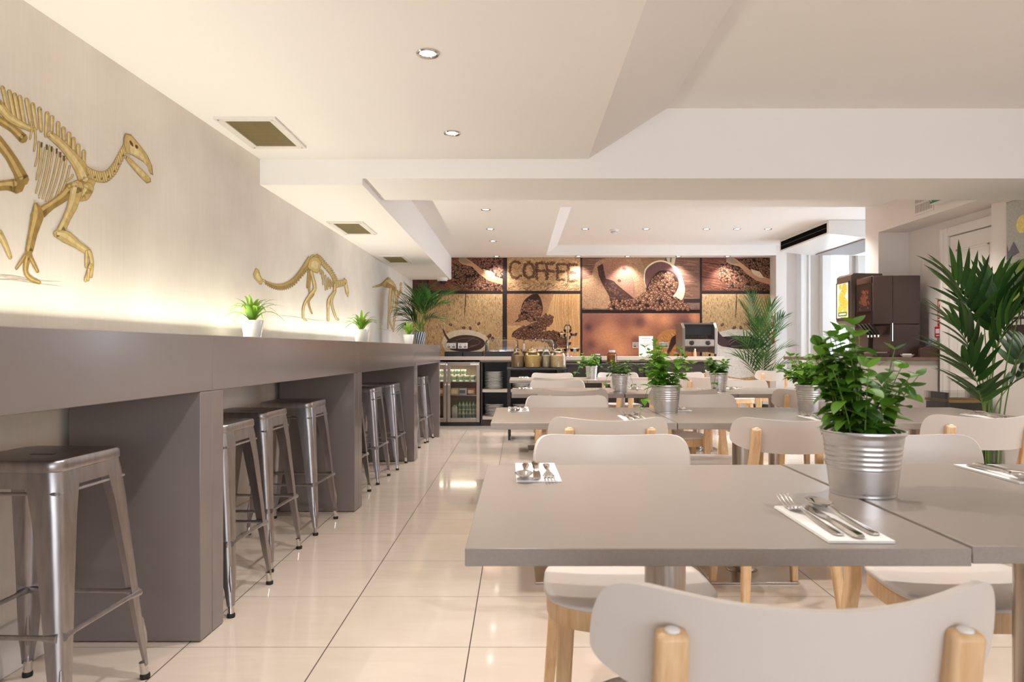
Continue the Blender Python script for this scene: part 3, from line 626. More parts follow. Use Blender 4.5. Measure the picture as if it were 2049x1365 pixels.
# ------------------------------------------------------------------ palms
def frond(m, st, base, az, hgt, out, droop, nl, ll, lw, rd, twist=0, a0=.46):
    d = Vector((cos(az), sin(az), 0)); pts = []
    N = 26
    for i in range(N+1):
        t = i/N; pts.append(base+d*(out*(.18*t+.82*t**2.2))+Vector((0,0,hgt*(1.25*t-.25*t*t)-droop*max(0,t-.55)**2*4)))
    st.tube(pts, [.0065*(1-.82*i/N) for i in range(N+1)], 6)
    for i in range(nl):
        t = a0+(1-a0)*(i+.5)/nl; k = t*N; j = min(N-1,int(k)); p = pts[j].lerp(pts[j+1], k-j); tg = (pts[min(N,j+2)]-pts[max(0,j-1)]).normalized()
        sd = Vector((-sin(az+twist), cos(az+twist), 0)); up = sd.cross(tg).normalized()
        if up.z < 0: up = -up
        L_ = ll*(.62+.6*sin(pi*min(1,(i+1.2)/(nl+1.0))))*rd.uniform(.9,1.08)
        for q in (-1,1):
            dd = sd*q*(.85-.45*i/nl)+tg*(.75+.5*i/nl)+up*.30
            leaf(m, p, dd, up+sd*q*-.3, L_, lw, .25, rd.uniform(.12,.35), 6, 1)
    leaf(m, pts[-1], (pts[-1]-pts[-3]), Vector((0,0,1)), ll*.7, lw, .2, .3, 6, 1)
def palm(name, lab, loc, fr, pot, ll, lw, seed, bz, lim=None, a0=.46):
    rd = random.Random(seed); t = thing(name, lab, 'palm', loc)
    pot(t)
    for az, h, out, dr, nl in fr:
        m = MB(); st = MB(); frond(m, st, Vector((rd.uniform(-.05,.05),rd.uniform(-.05,.05),bz)), radians(az), h, out, dr, nl, ll*rd.uniform(.9,1.1), lw, rd, rd.uniform(-.4,.4), a0)
        if lim:
            for q in (m, st):
                for i, (x, y, z) in enumerate(q.v):
                    for ax, lo, hi in lim:
                        c = [x+loc[0], y+loc[1], z+loc[2]]; k = c[ax]
                        if hi is not None and k > hi-.25: k = hi-.02-.23*math.exp(-(k-hi+.25)/.23)
                        if lo is not None and k < lo+.25: k = lo+.02+.23*math.exp(-(lo+.25-k)/.23)
                        c[ax] = k; x, y, z = c[0]-loc[0], c[1]-loc[1], c[2]-loc[2]
                    q.v[i] = (x, y, z)
        f = m.build('frond', M['palm'], t, fix=False); st.build('stem', M['stem'], f)
def pot_black(t):
    MB().lathe([(0,0),(.115,0),(.12,.01),(.155,.27),(.158,.28),(.148,.28),(.14,.25),(0,.245)],32).build('pot', mat('dark_pot', srgb(40,36,34), .4), t, sharp=40)
    MB().lathe([(0,.247),(.139,.251)],24,caps=False).build('soil', M['soil'], t)
palm('kentia_palm','tall kentia palm in a dark pot beside the right wall with the poster',(3.17,4.68,0),
     [(172,1.36,.22,.10,7),(190,1.05,.26,.12,7),(205,.80,.26,.10,6),(268,1.26,.06,.04,8),(330,1.42,.28,.10,8),(12,1.34,.26,.10,8),(300,1.10,.20,.10,7),(80,1.30,.16,.1,7),(225,.62,.24,.10,5),(345,.72,.30,.10,5),(20,.95,.30,.14,6)],
     pot_black, .30, .027, 5, .26, [(0,None,3.60)], .66)
def pot_zebra(t):
    m = MB(); n = 30
    for i in range(n):
        a0, a1 = 2*pi*i/n, 2*pi*(i+1)/n; sh = .18
        rings = [[((.055+.016*z/.15)*cos(a+sh*z/.05), (.055+.016*z/.15)*sin(a+sh*z/.05), z) for a in (a0,a1)] for z in (0,.05,.10,.15)]
        m.loft(rings, i % 2, False, caps=False, closed=False)
    m.build('pot', [mat('zebra_white', srgb(210,216,226), .3), mat('zebra_black', srgb(20,22,30), .3)], t)
    MB().lathe([(0,.004),(.0545,.002)],24,caps=False).build('pot_base', M['black'], t); MB().lathe([(0,.135),(.067,.137)],24,caps=False).build('soil', M['soil'], t)
palm('bar_palm','bushy palm in a black and white striped pot at the far bar end',(-1.135,8.02,1.1155),
     [(20,.50,.34,.06,11),(60,.54,.22,.03,11),(340,.40,.34,.08,10),(110,.52,.22,.05,11),(160,.36,.30,.12,10),(185,.42,.22,.10,9),(250,.40,.22,.05,10),(300,.46,.25,.05,10),(215,.28,.26,.10,9),(320,.24,.28,.10,8),(200,.20,.12,.12,8)],
     pot_zebra, .24, .0125, 12, .13, [(0,-1.56,None)])
palm('corner_palm','dark green palm in the alcove corner at the right end of the mural',(3.40,9.86,0),
     [(15,1.42,.34,.20,13),(170,1.50,.26,.10,14),(110,1.60,.15,.05,13),(250,1.28,.26,.12,12),(205,1.10,.40,.20,12),(320,1.20,.32,.14,12),(345,.98,.40,.18,11),(190,.82,.38,.14,10),(285,1.46,.24,.08,13),(265,.80,.28,.1,10),(340,.70,.40,.12,9)],
     pot_black, .25, .013, 22, .26, [(1,None,10.24)])
# ------------------------------------------------------------------ serving counter along the back wall
t = thing('worktop','long pale stone worktop of the serving counter under the coffee mural','worktop',(0,9.93,.917))
MB().box(-1.52,2.855,-.31,.298,0,.05).build('slab', M['worktop'], t, bevel=.002)
MB().box(-.535,2.80,-.285,-.27,-.022,-.0005).build('front_trim', mat('pale_edge', srgb(158,142,128), .45), t)
def cab(x0, x1, name, lab, kind):
    t = thing(name, lab, 'cabinet', ((x0+x1)/2, 9.93, 0), 0, 'dark counter units'); w = (x1-x0)/2-.0005
    if kind == 'open':
        MB().box(-w,-w+.022,-.27,.31,0,.894).box(w-.022,w,-.27,.31,0,.894).box(-w+.022,w-.022,.295,.31,0,.894).box(-w+.022,w-.022,-.27,.295,.876,.894).box(-w+.022,w-.022,-.25,.295,0,.09).build('carcass', M['dark'], t, bevel=.001)
        for z in (.09,.468): MB().box(-w+.0225,w-.0225,-.268,.294,z,z+.042).build('shelf', M['worktop'], t, bevel=.001)
    else:
        MB().box(-w,w,-.25,.31,.08,.894).box(-w,w,-.22,.31,0,.08).build('carcass', M['dark'], t, bevel=.001)
        MB().box(-w+.003,w-.003,-.27,-.2505,.085,.89).build('door', M['dark'], t, bevel=.002)
        h = MB().tube([(w-.05,-.27,.60),(w-.05,-.295,.60),(w-.05,-.295,.75),(w-.05,-.27,.75)],.005,8)
        h.build('handle', M['steel'], t.children[-1])
cab(-.520,-.13,'shelf_unit','open dark shelf unit with stacked plates next to the fridge','open')
cab(-.13,.56,'shelf_unit','open dark shelf unit with plates behind the cereal jars','open')
for i in range(4): cab(.56+i*.55, .56+(i+1)*.55, 'cabinet', 'dark counter cabinet under the worktop, '+('left of the grey jars','below the left of the big sack picture','below the white card','at the right end under the toaster')[i], 'door')
def plate():
    r = MB(); r.lathe([(0,.0),(.075,0),(.078,.003),(.127,.0125),(.130,.015),(.127,.0165),(.080,.007),(0,.006)],40); return r.build('dinner_plate', M['ceramic'], sharp=50)
rp = random.Random(9)
for x, y, z, n, lab, g in ((-.345,9.80,.511,12,'white plate in the tall stack on the upper shelf by the fridge','tall plate stack by the fridge'),(-.335,9.80,.133,8,'white plate in the short stack on the lower shelf by the fridge','short plate stack by the fridge'),
                       (.045,9.80,.511,7,'white plate in the stack on the upper shelf behind the cereal jars','upper plate stack behind the jars'),(.05,9.80,.133,8,'white plate in the stack on the lower shelf behind the left tables','lower plate stack behind the tables')):
    for k in range(n): inst('plate', plate, lab, 'plate', (x+rp.uniform(-.003,.003), y+rp.uniform(-.003,.003), z+k*.0205), rp.uniform(0,6), g)
# ------------------------------------------------------------------ glass door fridge
FX, FY = -.996, 9.66
t = thing('display_fridge','two door glass fronted drinks fridge lit inside at the left end of the counter','fridge',(-.99,9.93,0))
m = MB(); m.box(-.46,-.44,-.26,.30,.05,.895).box(.44,.46,-.26,.30,.05,.895).box(-.44,.44,.28,.30,.05,.895).box(-.44,.44,-.26,.28,.05,.09).box(-.44,.44,-.26,.28,.865,.895).box(-.46,.46,-.24,.28,.0,.05)
m.build('cabinet', M['black'], t, bevel=.002)
MB().box(-.44,.44,.272,.279,.09,.865).build('back_liner', mat('fridge_liner', srgb(176,158,132), .5), t)
for z in (.415,.585-.0+.02): MB().box(-.438,.438,-.18,.27,z,z+.008).build('shelf', M['chrome'], t)
for x0, x1, s in ((-.455,-.004,1),(.004,.455,-1)):
    m = MB(); z0, z1 = .056, .892; a, b = .045, .058
    m.box(x0,x0+a,-.297,-.262,z0,z1).box(x1-a,x1,-.297,-.262,z0,z1).box(x0+a,x1-a,-.297,-.262,z0,z0+b).box(x0+a,x1-a,-.297,-.262,z1-b,z1)
    dr = m.build('door', M['fridge'], t, bevel=.003)
    MB().box(x0+a,x1-a,-.285,-.281,z0+b,z1-b).build('pane', M['glass'], dr)
    xh = x1-.02 if s > 0 else x0+.02
    MB().lathe([(.016,0),(.016,.012),(.010,.014)],16).build('lock', M['chrome'], dr).matrix_local = Matrix.Translation((xh,-.297,.58)) @ Matrix.Rotation(pi/2,4,'X')
    MB().box(x1-.13,x1-.012,-.2985,-.2965,z1-.042,z1-.022).build('badge', M['plastic'], dr)
MB().box(-.42,.42,-.24,-.21,.845,.864).build('light_bar', emit('fridge_light',(1,.9,.7),5), t)
l = area('fridge_lamp',(0,-.12,.84),(0,0,0),.8,.1,5.5,(1,.86,.62)); l.parent = t
# fridge contents: every pot, box and bottle is a thing
def yog():
    r = root('yoghurt_pot'); MB().lathe([(0,0),(.026,0),(.034,.075),(.036,.078),(.036,.082),(0,.082)],20).build('tub', M['plastic'], r, sharp=40)
    MB().lathe([(.0285,.02),(.0340,.06)],20,caps=False).build('band', mat('green_band', srgb(110,150,110), .5), r); return r
def bottle():
    r = root('juice_bottle'); MB().lathe([(0,0),(.022,0),(.024,.004),(.024,.075),(.012,.095),(.011,.102),(0,.102)],18).build('bottle_body', mat('bottle_milky', srgb(196,206,186), .25), r, sharp=40)
    MB().lathe([(.0243,.018),(.0243,.062)],18,caps=False).build('paper_label', mat('bottle_label', srgb(120,150,120), .6), r)
    MB().lathe([(.0135,.102),(.0135,.118),(0,.118)],16).build('cap', mat('bottle_cap', srgb(150,190,90), .4), r); return r
def carton(c1, c2):
    def f():
        r = root('food_box'); MB().box(-.055,.055,-.05,.05,0,.095).build('carton', mat('carton', c1, .5), r, bevel=.002)
        MB().box(-.05,.03,-.0512,-.0502,.02,.07).build('printed_patch', mat('carton_patch', c2, .5), r); return r
    return f
for j in range(2):
    for i in range(9): inst('yog', yog, 'white yoghurt pot with a green band on the top shelf of the fridge', 'yoghurt', (-.99-.40+.05+i*.0875, 9.83+j*.08, .6135), 0, 'yoghurt pots in the fridge')
    for i in range(7): inst('yog', yog, 'white yoghurt pot stacked on the others on the top shelf of the fridge', 'yoghurt', (-.99-.40+.09+i*.0875, 9.83+j*.08, .696), 0, 'stacked yoghurt pots in the fridge')
for i, (k, c1, c2) in enumerate((('c1',srgb(222,200,140),srgb(236,226,200)),('c2',srgb(226,222,206),srgb(90,110,150)),('c3',srgb(214,110,60),srgb(240,230,220)),('c1',0,0),('c2',0,0),('c3',0,0))):
    x = -.94+.045+i*.118+.0 if i < 3 else -1.39+.06+(i-3)*.118
    inst(k, carton(c1,c2), ('yellow','white','orange')[i%3]+' food box on the middle shelf behind the '+('right' if i < 3 else 'left')+' fridge door', 'box', (x, 9.85, .4235), 0, 'boxes in the fridge')
for side, x0 in (('right',-.825),('left',-1.33)):
    for i in range(6 if side == 'right' else 5):
        for lay in range(2): inst('bottle', bottle, f'small juice bottle on the floor of the fridge behind the {side} door', 'bottle', (x0+i*.049, 9.79, .0905+lay*.1185), 0, f'juice bottles behind the {side} fridge door')
t = thing('milk_carton','tall pale carton beside the bottles on the floor of the fridge','carton',(-.892,9.79,.0905))
MB().box(-.038,.038,-.035,.035,0,.165).build('carton', mat('pale_carton', srgb(214,216,206), .5), t, bevel=.002); MB().prism_y([(-.038,.1655),(.038,.1655),(.0,.20)],-.035,.035).build('gable_top', mat('carton_top', srgb(206,206,150), .5), t)
# ------------------------------------------------------------------ things on the worktop and the stands before it
TOP = .9672
def tray(name, lab, x0, x1, y0, y1, h):
    t = thing(name, lab, 'tray', ((x0+x1)/2,(y0+y1)/2,TOP), 0, 'black trays on the worktop'); w, d = (x1-x0)/2, (y1-y0)/2
    MB().box(-w,w,-d,d,0,.006).box(-w,w,-d,-d+.008,.006,h).box(-w,w,d-.008,d,.006,h).box(-w,-w+.008,-d+.008,d-.008,.006,h).box(w-.008,w,-d+.008,d-.008,.006,h).build('tray_body', M['black'], t, bevel=.002)
    MB().box(-w+.009,w-.009,-d+.009,d-.009,.0065,h*.6).build('liner', mat('cream_liner', srgb(214,200,170), .7), t)
tray('bread_tray','low black tray at the left end of the worktop under the sockets',-1.03,-.78,9.72,10.1,.068)
tray('bread_tray','low black tray in front of the sockets, left of the first clear cover',-.77,-.50,9.72,10.1,.068)
tray('bread_tray','black tray under the left clear cover',-.475,.01,9.72,10.1,.068)
tray('bread_tray','black tray under the clear cover behind the cereal jars',.06,.53,9.72,10.1,.068)
def cover(lab, x0, x1):
    t = thing('food_cover', lab, 'cover', ((x0+x1)/2, 9.91, TOP+.0685), 0, 'clear food covers'); w, d, h = (x1-x0)/2, .18, .17
    def rr(k, z): 
        out = []; r_ = .06*k+.01
        for cx, cy, a0 in ((w*k-r_,d*k-r_,0),(-w*k+r_,d*k-r_,pi/2),(-w*k+r_,-d*k+r_,pi),(w*k-r_,-d*k+r_,1.5*pi)): out += [(cx+r_*cos(a0+i*pi/8),cy+r_*sin(a0+i*pi/8),z) for i in range(5)]
        return out
    MB().loft([rr(1.0,0),rr(1.0,.01),rr(.99,h*.6),rr(.965,h*.85),rr(.90,h*.97),rr(.7,h),rr(.1,h)], caps=False).build('dome', M['acrylic'], t)
    MB().loft([rr(1.01,0),rr(1.01,.008),rr(.985,.008),rr(.985,0),rr(1.01,0)], caps=False).build('rim', M['acrylic'], t)
    MB().tube([(-.05,0,h),(-.05,0,h+.025),(.05,0,h+.025),(.05,0,h)],.006,8).build('handle', M['acrylic'], t)
cover('clear domed food cover, left one beside the tall plates', -.47, .005); cover('clear domed food cover behind the cereal jars', .065, .525)
# stand with the four cereal jars
def stand(x0, x1, y0, y1, z, lab):
    t = thing('serving_stand', lab, 'stand', ((x0+x1)/2,(y0+y1)/2,0), 0, 'dark serving stands'); w, d = (x1-x0)/2, (y1-y0)/2
    MB().box(-w,w,-d,d,z-.022,z).build('top', M['black'], t, bevel=.003)
    MB().box(-w+.03,w-.03,-d+.03,d-.03,.22,.24).build('lower_shelf', M['black'], t, bevel=.002)
    for sx in (-1,1):
        for sy in (-1,1): MB().box(sx*(w-.03)-.014,sx*(w-.03)+.014,sy*(d-.03)-.014,sy*(d-.03)+.014,0,z-.0225).build('leg', M['black'], t, bevel=.002)
stand(-.135,.575,8.12,8.56,.845,'dark serving stand carrying the four cereal jars'); stand(.60,1.72,8.86,9.30,.878,'dark serving stand behind the herb pots with two small jars')
def jar(key, rad, h, lab, x, y, z, cname, c1, c2, fill=.9, cover_=True):
    t = thing('storage_jar', lab, 'jar', (x,y,z), 0, 'glass jars on the serving stands')
    MB().lathe([(0,0),(rad*.9,0),(rad,.008),(rad,h*.72),(rad*.93,h*.84),(rad*.62,h*.95),(rad*.60,h*1.0),(rad*.58,h)],32,caps=False).build('jar_body', M['jar'], t)
    cm = mat(cname, c1, .8, noise=(160,.35,(1,1,1)), bump=1.0)
    MB().lathe([(0,.004),(rad*.9,.005),(rad*.965,.012),(rad*.965,h*.70*fill),(rad*.90,h*.80*fill),(0,h*.82*fill)],32).build('contents', cm, t)
    MB().lathe([(rad*.63,h*1.0),(rad*.66,h*1.02),(rad*.60,h*1.07),(rad*.2,h*1.12),(.013,h*1.14),(.020,h*1.20),(.018,h*1.26),(0,h*1.28)] if cover_ else [(rad*.64,h),(rad*.66,h*1.02),(rad*.66,h*1.15),(0,h*1.16)],28,caps=False).build('lid', M['jar'] if cover_ else M['plastic'], t)
jz = .8455
jar('a',.079,.205,'glass jar of brown muesli, leftmost of the four cereal jars',-.005,8.33,jz,'muesli_brown',srgb(190,154,112),0)
jar('b',.096,.205,'glass jar of golden cornflakes, second of the four cereal jars',.172,8.30,jz,'cornflakes',srgb(244,210,136),0)
jar('c',.064,.205,'narrow glass jar of pale seeds, third of the four cereal jars',.338,8.36,jz,'pale_seeds',srgb(224,208,178),0)
jar('d',.094,.205,'glass jar of puffed cereal, rightmost of the four cereal jars',.474,8.26,jz,'puffed_cereal',srgb(242,216,172),0)
jar('e',.055,.11,'small jar of dark preserve behind the herb pots',1.03,9.05,.8785,'dark_preserve',srgb(40,30,28),0,.95,False)
jar('f',.065,.15,'small jar of orange fruit behind the trailing herb pot',1.22,9.05,.8785,'orange_fruit',srgb(186,120,50),0,.95,False)
# tiered glass stand
t = thing('tiered_stand','tiered glass bowl stand with fruit on the worktop beside the wood grain picture','stand',(.70,9.86,TOP))
MB().lathe([(.085,0),(.085,.006),(.01,.012),(.007,.03),(.007,.44),(.012,.45)],20).build('pole', M['chrome'], t)
for k, (x, y, z, r_, c_) in enumerate(((-.075,-.03,.06,.075,srgb(226,170,80)),(.10,-.02,.06,.075,srgb(236,236,230)),(0,0,.15,.055,0),(-.08,.0,.27,.06,srgb(214,160,110)),(.085,.0,.28,.055,srgb(150,70,60)),(0,0,.235,.05,0),(0,0,.33,.06,0))):
    b = MB().lathe([(.012,0),(r_*.7,.006),(r_,.045),(r_*1.03,.050),(r_*.97,.046),(r_*.66,.010),(.0,.008)],24,(x,y,z)).build('bowl', M['jar'], t)
    if c_: MB().lathe([(0,.010),(r_*.62,.012),(r_*.9,.042),(r_*.5,.056),(0,.058)],20,(x,y,z)).build('contents', mat('bowl_fruit', c_, .5, noise=(90,.3,(1,1,1))), b)
    if x: MB().tube([(0,0,z+.01),(x,y,z)],.004,6).build('arm', M['chrome'], t)
MB().lathe([(.055,.385),(.05,.42),(.03,.445),(.012,.455),(.012,.47),(.018,.48),(.012,.495),(0,.498)],24,caps=False).build('lid', M['jar'], t)
# card, toaster, sockets
t = thing('menu_card','white upright card with small grey lettering left of the toaster','card',(1.80,9.80,TOP), radians(-4))
MB().box(-.098,.098,-.002,.002,0,.285).build('card', M['napkin'], t); MB().box(-.09,.09,0,.05,0,.004).build('foot', M['acrylic'], t)
m = MB(); rr_ = random.Random(3)
for k, (z, w) in enumerate(((.245,.062),(.224,.042),(.203,.038),(.178,.072),(.157,.070))):
    x = -w
    while x < w:
        l_ = rr_.uniform(.006,.018); m.box(x,min(w,x+l_),-.0028,-.0021,z,z+(.009 if k in (0,4) else .006)); x += l_+.005
m.build('lettering', mat('grey_ink', srgb(160,150,146), .8), t)
t = thing('conveyor_toaster','grey conveyor toaster with two black knobs at the right end of the worktop','toaster',(2.53,9.80,TOP), radians(3))
for sx in (-1,1):
    m = MB(); p = [(-.10,.035),(-.10,.40),(-.03,.47),(.22,.47),(.22,.06)]; x = sx*.23
    m.add([(x-.02,y,z) for y,z in p]+[(x+.02,y,z) for y,z in p],[(4,3,2,1,0),(5,6,7,8,9)]+[(i,(i+1)%5,5+(i+1)%5,5+i) for i in range(5)])
    m.build('side_panel', M['greycase'] if sx < 0 else M['steel'], t, bevel=.003)
    for y in (-.07,.18): MB().lathe([(.014,0),(.016,.034)],14,(x,y,0)).build('foot', M['rubber'], t)
MB().box(-.209,.209,-.03,.22,.45,.47).box(-.209,.209,.19,.21,.06,.45).box(-.209,.209,-.07,.19,.13,.145).build('shell', M['greycase'], t)
MB().box(-.208,.208,.02,.188,.30,.449).box(-.208,.208,-.02,.02,.25,.26).build('oven_chamber', M['black'], t)
m = MB()
for i in range(9): m.tube([(-.2+i*.05,-.06,.235),(-.2+i*.05,.015,.29)],.003,6)
m.tube([(-.2,-.06,.235),(.2,-.06,.235)],.004,6); m.build('rack', M['chrome'], t)
pnl = MB().box(-.209,.209,-.092,-.071,.145,.235).build('control_panel', M['steel'], t, bevel=.002)
for x in (-.115,.115): MB().lathe([(.034,0),(.034,.014),(.028,.018),(0,.019)],24).build('knob', M['black'], pnl).matrix_local = Matrix.Translation((x,-.0925,.19)) @ Matrix.Rotation(pi/2,4,'X')
t = thing('salt_shaker','small pale orange shaker standing under the toaster front','shaker',(2.455,9.66,TOP)); MB().lathe([(0,0),(.024,0),(.020,.05),(.012,.09),(0,.092)],18).build('body', mat('shaker_orange', srgb(222,160,120), .4), t); MB().lathe([(.012,.0925),(.012,.105),(0,.108)],14).build('cap', M['chrome'], t)
def socket():
    r = root('wall_socket'); MB().box(-.073,.073,-.010,0,-.043,.043).build('plate', M['steel'], r, bevel=.003)
    m = MB()
    for x in (-.036,.036): m.box(x-.004,x+.004,-.0108,-.0098,.006,.020).box(x-.017,x-.006,-.0108,-.0098,-.014,-.004).box(x+.006,x+.017,-.0108,-.0098,-.014,-.004).box(x-.018,x+.018,-.0106,-.0098,-.026,-.014)
    m.build('pin_holes', M['black'], r); return r
for px, lab in ((903,'steel double wall socket on the left, first of the pair'),(926,'steel double wall socket on the left, second of the pair'),(1275,'steel double wall socket left of the white card'),(1328,'steel double wall socket right of the white card')):
    p = at(px, 692, 10.225); inst('socket', socket, lab, 'socket', (p.x, 10.226, 1.118 if px < 1000 else 1.128), 0, 'wall sockets')
for z, lab in ((1.475,'upper red fire sign on the alcove edge behind the corner palm'),(1.24,'lower red fire call point on the alcove edge behind the corner palm')):
    t = thing('fire_sign', lab, 'sign', (3.709,10.12,z)); MB().box(-.016,0,-.06,.06,-.075,.075).build('plate', M['redsign'], t, bevel=.003); MB().box(-.0168,-.0158,-.035,.035,-.01,.045).build('symbol', M['plastic'], t)
# ------------------------------------------------------------------ drinks counter at the right
t = thing('drinks_counter','white drinks counter with a brown worktop against the right wall','counter',(3.10,6.015,0))
MB().hexa([(-.49,0),(.605,0),(.605,.58),(.30,.58),(.30,.83),(-.49,.83)],.965,.995).build('worktop', mat('brown_worktop', srgb(120,98,86), .35), t, bevel=.002)
MB().box(-.30,.565,.03,.56,.0,.9645).build('cabinet', M['white'], t, bevel=.002)
MB().box(.566,.60,.022,.56,0,.9645).build('end_panel', mat('brown_end', srgb(92,70,58), .4), t)
for x in (-.26,.16): MB().box(x,x+.38,.014,.0295,.08,.93).build('door', M['white'], t, bevel=.002)
t = thing('back_rail','dark brown curved upstand on the drinks counter worktop','upstand',(3.50,6.02,.9955)); MB().box(-.02,.195,.0,.03,0,.075).prism_y([(-.02,.0755),(.195,.0755),(.195,.085),(.16,.097),(.10,.10),(.03,.092)],.0,.03).build('board', mat('brown_board', srgb(74,52,42), .4), t)
# coffee machine (faces left)
t = thing('coffee_machine','dark brown coffee machine with a picture front on the drinks counter','coffee machine',(3.134,6.14,.9955), radians(-2))
MB().box(.0,.41,.0,.33,.29,.72).box(.15,.41,.0,.33,.0,.29).box(.0,.15,.0,.33,.0,.035).build('case', M['brown'], t, bevel=.006)
MB().box(.168,.172,-.002,.001,.30,.715).build('panel_seam', M['black'], t)
MB().box(-.006,.001,.02,.31,.66,.715).box(-.006,.001,.02,.31,.30,.41).build('fascia', M['blackgloss'], t, bevel=.002)
m = MB(); rr_ = random.Random(6); m.add([(-.004,.03,.415),(-.004,.30,.415),(-.004,.30,.655),(-.004,.03,.655)],[(0,3,2,1)],0,False,srgb(58,38,32))
for k in range(60):
    y, z = rr_.gauss(.17,.05), rr_.gauss(.53,.06)
    if .045 < y < .285 and .43 < z < .64:
        q = .008+.012*rr_.random(); m.add([(-.0045-.00001*k,y+q*cos(a*pi/4),z+q*sin(a*pi/4)) for a in range(8)],[tuple(range(7,-1,-1))],0,False,(lambda c: srgb(*c))((rr_.randint(90,170),rr_.randint(60,100),rr_.randint(44,70))))
m.build('picture_panel', M['pr'], t)
m = MB()
for i in range(4): m.add([(-.008,.05+i*.065,.30),(-.008,.085+i*.065,.30),(.07,.085+i*.065,.20),(.07,.05+i*.065,.20),(.02,.05+i*.065,.30),(.02,.085+i*.065,.30),(.09,.085+i*.065,.20),(.09,.05+i*.065,.20)],[(0,1,2,3),(4,7,6,5),(0,4,5,1),(3,2,6,7),(0,3,7,4),(1,5,6,2)])
m.build('chutes', M['black'], t)
for i in range(4): MB().lathe([(.011,0),(.011,.02)],12,(.08,.067+i*.065,.178)).build('spout', M['chrome'], t)
MB().box(.02,.14,.03,.30,.036,.045).build('drip_tray', M['steel'], t)
MB().lathe([(.005,0),(.005,.16)],8,(.165,-.008,.14)).build('rod', M['chrome'], t)
# juice dispenser
t = thing('juice_dispenser','grey juice dispenser with a lit orange slice panel behind the coffee machine','juice dispenser',(3.117,6.52,.9955))
def yz(m, x0, x1, p): m.add([(x0,y,z) for y,z in p]+[(x1,y,z) for y,z in p],[tuple(range(len(p))),tuple(range(2*len(p)-1,len(p)-1,-1))]+[((i+1)%len(p),i,len(p)+i,len(p)+(i+1)%len(p)) for i in range(len(p))])
MB().prism_y([(0,.34),(.05,.28),(.30,.28),(.30,.78),(.03,.785),(.005,.765)],.0,.30).box(.16,.30,.0,.30,.0,.28).box(-.02,.30,0,.30,0,.045).build('case', M['greycase'], t, bevel=.005)
MB().box(.302,.47,.0,.075,.62,.755).build('rear_case', M['greycase'], t, bevel=.004)
m = MB(); m.add([(-.003,.03,.37),(-.003,.27,.37),(-.003,.27,.70),(-.003,.03,.70)],[(0,3,2,1)],0,False,(1,.93,.75))
def disc(m, y, z, r_, x, col, n=24): m.add([(x,y+r_*cos(2*pi*a/n),z+r_*sin(2*pi*a/n)) for a in range(n)],[tuple(range(n-1,-1,-1))],0,False,col)
for k, (y, z, r_) in enumerate(((.12,.64,.075),(.17,.56,.07),(.11,.50,.06),(.20,.45,.05),(.10,.42,.055),(.20,.67,.03))):
    disc(m,y,z,min(r_,y-.032,.268-y,z-.372,.698-z),-.0034-k*.0004,srgb(240,150,30)); q = min(r_,y-.032,.268-y,z-.372,.698-z)
    disc(m,y,z,q*.88,-.0035-k*.0004,srgb(255,226,150)); disc(m,y,z,q*.80,-.0036-k*.0004,srgb(250,180,50))
    for a in range(9): m.add([(-.0037-k*.0004,y,z),(-.0037-k*.0004,y+q*.8*cos(a*2*pi/9-.03),z+q*.8*sin(a*2*pi/9-.03)),(-.0037-k*.0004,y+q*.8*cos(a*2*pi/9+.03),z+q*.8*sin(a*2*pi/9+.03))],[(0,2,1)],0,False,srgb(255,232,170))
m.add([(-.0062,.06,.385),(-.0062,.24,.385),(-.0062,.24,.425),(-.0062,.06,.425)],[(0,3,2,1)],0,False,srgb(60,110,60)); m.add([(-.0064,.08,.396),(-.0064,.22,.396),(-.0064,.22,.414),(-.0064,.08,.414)],[(0,3,2,1)],0,False,srgb(210,220,190))
bm_ = print_mat('backlit_print', .4, 30, .03); p_ = bm_.node_tree.nodes['Principled BSDF']; bm_.node_tree.links.new(p_.inputs['Base Color'].links[0].from_socket, p_.inputs['Emission Color']); p_.inputs['Emission Strength'].default_value = .9
m.build('lit_panel', bm_, t)
MB().box(-.01,0,.02,.03,.36,.71).box(-.01,0,.27,.28,.36,.71).box(-.01,0,.02,.28,.70,.712).box(-.01,0,.02,.28,.358,.37).build('panel_frame', M['greycase'], t)
for y in (.08,.22): MB().lathe([(.012,.0),(.012,.05)],12,(.07,y,.235)).build('nozzle', M['chrome'], t)
MB().box(-.01,.155,.03,.27,.0455,.052).build('drip_tray', M['black'], t)
t = thing('white_dish','shallow white dish of sugar sachets at the front of the drinks counter','dish',(3.40,6.076,.9955)); MB().lathe([(0,.0),(.035,0),(.058,.024),(.055,.024),(.034,.004),(0,.004)],28).build('bowl', M['ceramic'], t)
m = MB()
for k in range(9): m.box(-.03+k*.0065,-.026+k*.0065,-.022,.022,.008,.03)
m.build('sachets', M['napkin'], t, bevel=.001)
t = thing('wicker_basket','small round wicker basket with purple flowers on the drinks counter by the wall','basket',(3.625,6.118,.9955)); t.scale = (.78,.78,.9)
MB().lathe([(0,0),(.05,0),(.08,.05),(.085,.09),(.079,.09),(.074,.05),(.048,.006),(0,.006)],24).build('basket_body', M['wicker'], t)
m = MB(); rr_ = random.Random(2)
for k in range(26): 
    a = rr_.uniform(0,6.28); q = rr_.uniform(0,.05); m.lathe([(0,-.009),(.009,0),(0,.009)],7,(q*cos(a),q*sin(a),.10+rr_.uniform(0,.06)))
m.build('flowers', [mat('purple_flower', srgb(84,70,150), .6)], t)
m = MB()
for k in range(14): leaf(m, Vector((0,0,.06)), Vector((cos(k*2.4),sin(k*2.4),1.2)), Vector((0,0,1)), .08, .012)
m.build('leaves', M['basil'], t, fix=False)
